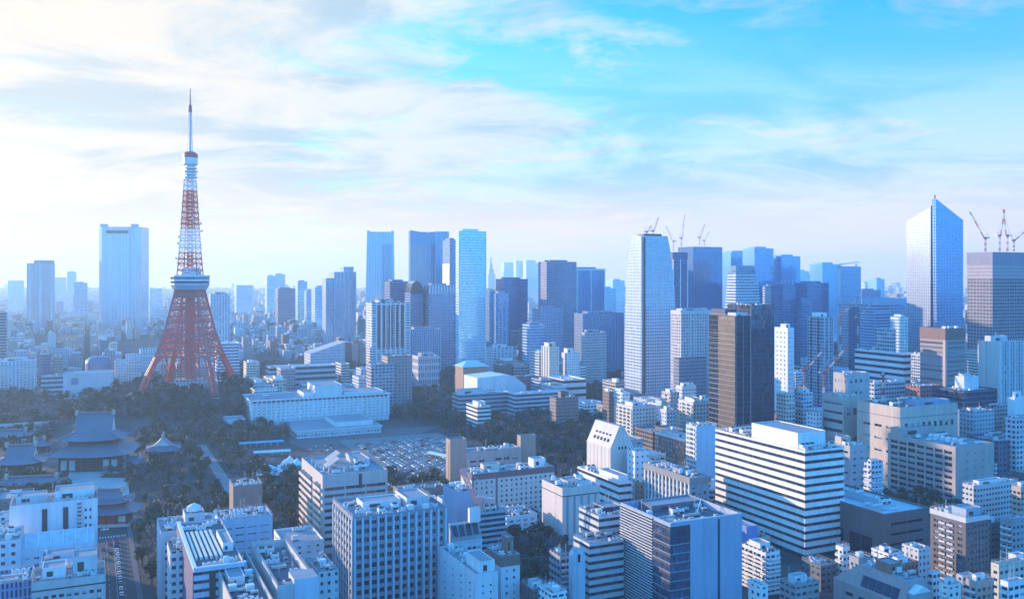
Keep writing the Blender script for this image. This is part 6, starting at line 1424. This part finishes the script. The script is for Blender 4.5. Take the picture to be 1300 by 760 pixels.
CITY = []
rf = random.Random(23)
def city():
    bl, stq = 62, 9
    for pi in range(-14, 60):
        for qi in range(4, 42):
            p0, q0 = pi * (bl + stq), 110 + qi * (bl + stq)
            far_ = ungrid(p0 + 31, q0 + 31)[1] > 1450
            cuts_p = [0, rf.uniform(.26, .4), rf.uniform(.6, .74), 1]; cuts_q = [0, rf.uniform(.4, .6), 1]
            if far_: cuts_p = [0, .24, .5, .77, 1]; cuts_q = [0, .3, .68, 1]
            for i in range(len(cuts_p) - 1):
                for j in range(len(cuts_q) - 1):
                    a, b_ = p0 + bl * cuts_p[i] + .8, p0 + bl * cuts_p[i + 1] - .8; c, e = q0 + bl * cuts_q[j] + .8, q0 + bl * cuts_q[j + 1] - .8
                    r1, r2, r3, r4 = rf.random(), rf.random(), rf.random(), rf.random()
                    b_ -= r1 * (4 if not far_ else 2); e -= r2 * (5 if not far_ else 3)
                    x, y = ungrid((a + b_) / 2, (c + e) / 2)
                    if y < 330 or abs(x) > .6 * y + 30: continue
                    u = CX + F * x / y
                    if clash(a, c, b_, e, 1.5) or reserved(a, c, b_, e): continue
                    if any(inpoly((x, y), P) for P in GREEN) or any(inpoly((x, y), P) for P in OPEN): continue
                    if y < 640: hh = 7 + 11 * r3
                    elif y < 1000: hh = 11 + 20 * r3 ** 1.5 if u > 700 else 9 + 12 * r3
                    elif u < 450: hh = 7 + 16 * r3 ** 2 + (22 * r4 if r4 > .9 else 0)
                    else: hh = 12 + 24 * r3 ** 1.3 + (40 * (r4 - .8) * 5 if r4 > .86 else 0)
                    z = ground(x, y)
                    lim = 470 if u < 450 else 0
                    if px(x, y, z + hh)[1] > 775: continue
                    CITY.append((a, c, b_, e, hh, z, x, y, u, rf.random()))
city()
# what the photo can see of them: rays from the deck over simple volumes
bv, bf, own_ = [], [], []
def vol(cs, z0, z1, k):
    i = len(bv); bv.extend([(x, y, z0) for x, y in cs] + [(x, y, z1) for x, y in cs])
    for f in ((0, 1, 5, 4), (1, 2, 6, 5), (2, 3, 7, 6), (3, 0, 4, 7), (4, 5, 6, 7)): bf.append(tuple(i + j for j in f)); own_.append(k)
for n, (cs, hh, zz, nick, own) in enumerate(FOOT): vol(cs, zz - 2, zz + hh, -1)
for n, c in enumerate(CITY): vol([ungrid(c[0], c[1]), ungrid(c[2], c[1]), ungrid(c[2], c[3]), ungrid(c[0], c[3])], c[5] - 2, c[5] + c[4], n)
NC = len(CITY)
for n, (X, Yy, s_, k) in enumerate(TREES):
    z = ground(X, Yy); r = 3.4 * s_; vol([(X - r, Yy - r), (X + r, Yy - r), (X + r, Yy + r), (X - r, Yy + r)], z + 1, z + 10.5 * s_, NC + n)
gi_ = len(bv); bv += [(-9000, 0, 0), (9000, 0, 0), (9000, 15000, 0), (-9000, 15000, 0)]; bf.append((gi_, gi_ + 1, gi_ + 2, gi_ + 3)); own_.append(-2)
tree_ = BVHTree.FromPolygons(bv, bf)
HITS = [0] * (NC + len(TREES)); SIDE = [0] * len(HITS)
def look(ox, oz, nx, ny, acc):
    o = Vector((ox, 0, H + oz))
    for j in range(ny):
        v = (j + .5) / ny * 760
        if v < HY + 4: continue
        for i in range(nx):
            d_ = Vector((((i + .5) / nx * 1300 - CX) / F, 1, -(v - HY) / F)).normalized()
            k = tree_.ray_cast(o, d_)[2]
            if k is not None and own_[k] >= 0: acc[own_[k]] += 1
look(0, 0, 560, 328, HITS); look(-14, 0, 280, 164, SIDE); look(14, 6, 280, 164, SIDE)

LAND = []
for cs, hh, zz, nick, own in FOOT:
    if not nick: continue
    cx_, cy_ = sum(c[0] for c in cs) / 4, sum(c[1] for c in cs) / 4
    us = [CX + F * c[0] / c[1] for c in cs]; LAND.append((nick, cx_, cy_, min(us), max(us)))
def rel(x, y, n=1):
    """the nearest landmarks and how the point lies to them"""
    r = []
    u = CX + F * x / y
    for nick, lx, ly, u0, u1 in LAND:
        dist = math.hypot(x - lx, (y - ly) * .8); 
        word = 'behind' if y > ly + 25 and u0 - 10 < u < u1 + 10 else 'in front of' if y < ly - 25 and u0 - 10 < u < u1 + 10 else 'beside' if abs(y - ly) < 60 else 'beyond' if y > ly else 'nearer than'
        r.append((dist, word, nick))
    r.sort(); return r[:n]

TONES = [('white', WHITE, 3), ('pale grey', PALE, 4), ('cream', CREAM, 3), ('beige', BEIGE, 3), ('brown', BROWN, 2), ('grey', GREY, 3), ('dark grey', DGREY, 2), ('blue grey', (.36, .44, .56), 3), ('pale blue', (.5, .6, .7), 2), ('pinkish', PINK, 1), ('brick red', BRICK, 1)]
TW = [t for t in TONES for _ in range(t[2])]
order = sorted((n for n in range(NC) if HITS[n] > 2), key=lambda n: -HITS[n])
KEEP = order[:270]
USED = {}
rb_ = random.Random(31)
def free_block(c, name, label, cat, group):
    B = Bld.__new__(Bld); B.name, B.label, B.cat, B.group, B.nick = name, label, cat, group, None
    B.ang = GA; B.w, B.d, B.h, B.z = c[2] - c[0], c[3] - c[1], c[4], c[5]; B.x, B.y = ungrid(c[0], c[1]); B.Y = B.y; B.root = None; B.occ = []; return B
for n in sorted(KEEP, key=lambda n: CITY[n][7]):
    c = CITY[n]; x, y, u, r = c[6:10]
    tone, tc, _ = rb_.choice(TW); st = max(2, round(c[4] / 3.3)); near = y < 950
    kind = rb_.choice(['balcony', 'balcony', 'band', 'punched', 'fine']) if c[4] < 34 else rb_.choice(['balcony', 'fine', 'band'])
    noun = {'balcony': 'apartment block', 'band': 'banded office block', 'punched': 'office block', 'fine': 'gridded office block'}[kind]
    if c[4] < 12: noun = 'low house' if kind == 'balcony' else 'low block'
    roofw = rb_.choice(['a bare roof', 'a small roof hut', 'a railed roof', 'rooftop machines', 'a large roof hut'])
    size = 'slim' if c[2] - c[0] < 15 else 'broad' if c[2] - c[0] > 21 else ''
    rr = rel(x, y, 3)
    tries = [f'{size} {tone} {noun} with {roofw} {rr[0][1]} {rr[0][2]}', f'{size} {tone} {st}-storey {noun} {rr[0][1]} {rr[0][2]}', f'{size} {tone} {noun} with {roofw} {rr[1][1]} {rr[1][2]}', f'{size} {tone} {st}-storey {noun} {rr[1][1]} {rr[1][2]}',
             f'{tone} {st}-storey {noun} with {roofw} {rr[0][1]} {rr[0][2]}', f'{size} {tone} {noun} between {rr[0][2]} and {rr[1][2]}', f'{tone} {st}-storey {noun} with {roofw} {rr[2][1]} {rr[2][2]}', f'{size} {tone} {noun} {rr[2][1]} {rr[2][2]}']
    lab = next((' '.join(t.split()) for t in tries if ' '.join(t.split()) not in USED and len(t.replace('-', ' ').split()) <= 16), ' '.join(f'{tone} {noun} {rr[0][1]} {rr[0][2]}'.split()))
    USED[lab] = 1
    name = noun.replace('banded ', '').replace('gridded ', '').replace(' ', '_'); cat = 'house' if 'house' in noun else 'building'
    B = free_block(c, name, lab, cat, 'smaller buildings of the city')
    gl = rb_.choice([(.06, .085, .13), (.08, .12, .18), (.12, .16, .22)])
    rfm = rb_.choice([ROOF, ROOF, ROOFD, ROOFL]); w_ = facade(tc, fw=0.)
    if kind == 'balcony':
        B.shaded(facade(tc, gl, bay=rb_.choice([3., 3.4, 4.]), flo=3.3, fw=rb_.choice([.45, .6, .8]), fh=rb_.choice([.35, .5, .6]), top=B.h - 1.2), rfm)
        if y < 1100:
            f = rb_.choice('fl'); B.balconies(f, st - 1, w_ if rb_.random() < .6 else W_WHITE, 1, 1.2, .5, None, 2.4)
            if rb_.random() < .4: B.balconies('l' if f == 'f' else 'f', st - 1, w_, 1, 1., .8, None, 2.4)
    elif kind == 'band' and near: B.slabs(w_, GL_BAND, st, .56, .35, 0, 1.2, rfm)
    elif kind == 'punched' and y < 720:
        B.punched(w_, rb_, front=(max(2, int(B.w / (fq := rb_.choice([2.4, 3.4, 4.6])))), st, rb_.choice([.35, .55, .75]), rb_.choice([.34, .45, .55]), .6, 1.6, .8), left=(max(2, int(B.d / rb_.choice([3, 4, 5.5]))), st, rb_.choice([.25, .4, .6]), .4, .6, 1.6, .8), rec=.25, roof=rfm)
    elif kind == 'band': B.shaded(facade(tc, gl, bay=60., flo=3.6, fw=.98, fh=.45, top=B.h - 1.2), rfm)
    else: B.shaded(facade(tc, gl, bay=rb_.choice([2.4, 3., 3.6]), flo=3.5, fw=rb_.choice([.5, .65, .8]), fh=rb_.choice([.42, .55]), top=B.h - 1.2), rfm)
    if 'hut' in roofw: k = .35 if 'small' in roofw else .6; a = rb_.uniform(.05, .9 - k); B.pent(a, .2, a + k, .2 + k, 3.2, rb_.choice([w_, W_WHITE]), louvre=near)
    if 'railed' in roofw: B.rail()
    B.clutter(rb_, {'rooftop machines': 9, 'a bare roof': 1}.get(roofw, 4) if near else 2)
# everything smaller or farther is one far city
def island_facade():
    m = bpy.data.materials.new('distant_facades'); m.use_nodes = True; nt = m.node_tree; nt.nodes.clear(); b = NB(nt)
    o = b.n('ShaderNodeOutputMaterial'); g = b.n('ShaderNodeGroup', node_tree=FG); nt.links.new(g.outputs[0], o.inputs['Surface'])
    r = b.n('ShaderNodeNewGeometry').outputs['Random Per Island']
    cr = b.n('ShaderNodeValToRGB'); b.put(cr.inputs[0], r); el = cr.color_ramp; el.interpolation = 'CONSTANT'
    cols = [WHITE, PALE, (.36, .44, .56), WHITE, CREAM, GREY, (.5, .6, .7), (.2, .24, .32), PALE, BEIGE, WHITE, (.26, .36, .48), BROWN, PALE]
    el.elements[0].color = (*cols[0], 1); el.elements[1].position = 1 / len(cols); el.elements[1].color = (*cols[1], 1)
    for i, c in enumerate(cols[2:], 2): e = el.elements.new(i / len(cols)); e.color = (*c, 1)
    nt.links.new(cr.outputs[0], g.inputs['Wall'])
    for k, v in (('Glass', (.1, .14, .2, 1)), ('Roof', (.34, .36, .38, 1)), ('BayX', 3.6), ('BayY', 3.6), ('Floor', 3.4), ('FW', .6), ('FH', .5)): g.inputs[k].default_value = v
    return m
FARM = island_facade()
mb = MB(); kept = set(KEEP)
for n, c in enumerate(CITY):
    if n in kept: continue
    if c[7] < 1400 and HITS[n] + SIDE[n] == 0: continue
    mb.box(c[0], c[1], c[5] - 2, c[2], c[3], c[5] + c[4])
    if c[9] < .6: k = c[9]; mb.box(c[0] + 3, c[1] + 3, c[5] + c[4] + .01, c[0] + 3 + (c[2] - c[0]) * .4, c[1] + 3 + (c[3] - c[1]) * (.3 + .3 * k), c[5] + c[4] + 3)
rg = random.Random(41)
for _ in range(13000):
    y = 2900 + 7200 * rg.random() ** 1.6; x = rg.uniform(-.62, .62) * y; u = CX + F * x / y
    p, q = grid(x, y); s_ = rg.uniform(10, 28) * (1 + y / 9000); hh = 7 + 24 * rg.random() ** 2 + (70 * rg.random() if rg.random() < (.05 if u > 420 else .018) else 0)
    mb.box(p, q, -2, p + s_, q + s_ * rg.uniform(.6, 1.2), ground(x, y) + hh)
tag(mb.build('distant_city', FARM, None, (0, 0, 0), GA), kind='stuff')

# --- trees
LEAF = []
def leafmat(name, c1, c2):
    m = bpy.data.materials.new(name); m.use_nodes = True; nt = m.node_tree; b = NB(nt); p = nt.nodes['Principled BSDF']
    r = b.n('ShaderNodeNewGeometry').outputs['Random Per Island']; ob = b.n('ShaderNodeObjectInfo').outputs['Random']
    gp_ = b.n('ShaderNodeNewGeometry').outputs['Position']; nz_ = b.sm(b.noise(gp_, .11, 3, .6), .35, .65)
    c = b.mix(b.m('ADD', b.m('MULTIPLY', r, .42), b.m('ADD', b.m('MULTIPLY', ob, .18), b.m('MULTIPLY', nz_, .4))), c1, c2); nt.links.new(c, p.inputs['Base Color']); p.inputs['Roughness'].default_value = .75
    return m
EVER = leafmat('evergreen_leaves', (.014, .032, .022), (.07, .1, .055)); OLIVE = leafmat('olive_leaves', (.035, .042, .025), (.1, .095, .05)); BARE = leafmat('bare_twigs', (.07, .066, .072), (.17, .155, .165)); BARK = plain('bark', (.09, .07, .06), .9, 0, .3, .8)
def crown_mb(seed, kind):
    g = random.Random(seed); mb = MB(); lobes = [(g.uniform(-1.7, 1.7), g.uniform(-1.7, 1.7), g.uniform(4.4, 8.2), g.uniform(1.5, 2.6)) for _ in range(7)]
    n = 300 if kind != 2 else 230
    for _ in range(n):
        lx, ly, lz, lr = g.choice(lobes); t, f = g.uniform(0, 6.283), math.acos(g.uniform(-1, 1)); r = lr * g.uniform(.6, 1.08)
        c = Vector((lx + r * math.sin(f) * math.cos(t), ly + r * math.sin(f) * math.sin(t), lz + r * .8 * math.cos(f)))
        nn = Vector((g.gauss(0, 1), g.gauss(0, 1), g.gauss(.5, 1))).normalized(); a = nn.orthogonal().normalized(); b_ = nn.cross(a); s_ = g.uniform(.35, .8) if kind != 2 else g.uniform(.2, .6)
        ph = g.uniform(0, 6.28); q = []
        for k in range(5): q.append(c + (a * math.cos(ph + k * 1.2566) + b_ * math.sin(ph + k * 1.2566)) * s_ * g.uniform(.6, 1.15) * (1 if kind != 2 else (1.6 if k % 2 else .5)))
        mb.face(q)
    return mb, lobes
TV = []
for k in range(8):
    kind = (0, 2, 0, 1, 2, 2, 0, 1)[k]; mb, lobes = crown_mb(100 + k, kind); t = MB(); t.bar((0, 0, -.6), (0, 0, 4), .62, 0, .36)
    for lx, ly, lz, lr in lobes: t.bar((0, 0, 2.6), (lx, ly, lz), .26, 0, .08)
    TV.append((t.mesh('trunk', BARK), mb.mesh('crown', (EVER, OLIVE, BARE)[kind]), kind, mb))
tord = sorted((n for n in range(len(TREES)) if HITS[NC + n] > 0), key=lambda n: -HITS[NC + n])
tk = set(tord[:280])
wood = [MB(), MB(), MB()]; wt = MB()
for n, (X, Yy, s_, k) in enumerate(TREES):
    z = ground(X, Yy); t, cr, kind, mb0 = TV[k]; rz = (n * 2.399) % 6.283
    if n in tk:
        _, word, nick = rel(X, Yy)[0]; what = ('dark evergreen tree', 'olive brown tree', 'bare purplish winter tree')[kind]
        o = bpy.data.objects.new(what.replace(' ', '_'), None); col.objects.link(o); o.location = (X, Yy, z); o.rotation_euler.z = rz; o.scale = (s_,) * 3
        gname = f'{what}s {word} {nick}'; tag(o, f'{what} {word} {nick}', 'tree', gname); put('trunk', t, o); put('crown', cr, o)
    elif HITS[NC + n] + SIDE[NC + n] > 0:
        w_ = wood[kind]; i = len(w_.v); ca, sa = math.cos(rz) * s_, math.sin(rz) * s_
        w_.v += [(X + a * ca - b_ * sa, Yy + a * sa + b_ * ca, z + c * s_) for a, b_, c in mb0.v]; w_.f += [tuple(j + i for j in f) for f in mb0.f]; w_.m += mb0.m
        wt.bar((X, Yy, z - .6), (X, Yy, z + 4 * s_), .6 * s_, 0, .3 * s_)
wo = None
for k, nm in enumerate(('evergreen_wood', 'olive_wood', 'bare_wood')):
    if wood[k].v: tag(wood[k].build(nm, (EVER, OLIVE, BARE)[k]), kind='stuff')
if wt.v: tag(wt.build('wood_trunks', BARK), kind='stuff')

# ---------------------------------------------------------------- the air over the city
hm = bpy.data.materials.new('haze'); hm.use_nodes = True; nt = hm.node_tree; nt.nodes.clear()
o = nt.nodes.new('ShaderNodeOutputMaterial'); p = nt.nodes.new('ShaderNodeVolumePrincipled'); nt.links.new(p.outputs[0], o.inputs['Volume'])
p.inputs['Color'].default_value = HAZE_COLOR; p.inputs['Density'].default_value = HAZE_DENSITY; p.inputs['Anisotropy'].default_value = .3
mb = MB(); mb.box(-6600, -300, -1, 6600, 10300, 358); tag(mb.build('haze', hm), kind='stuff')
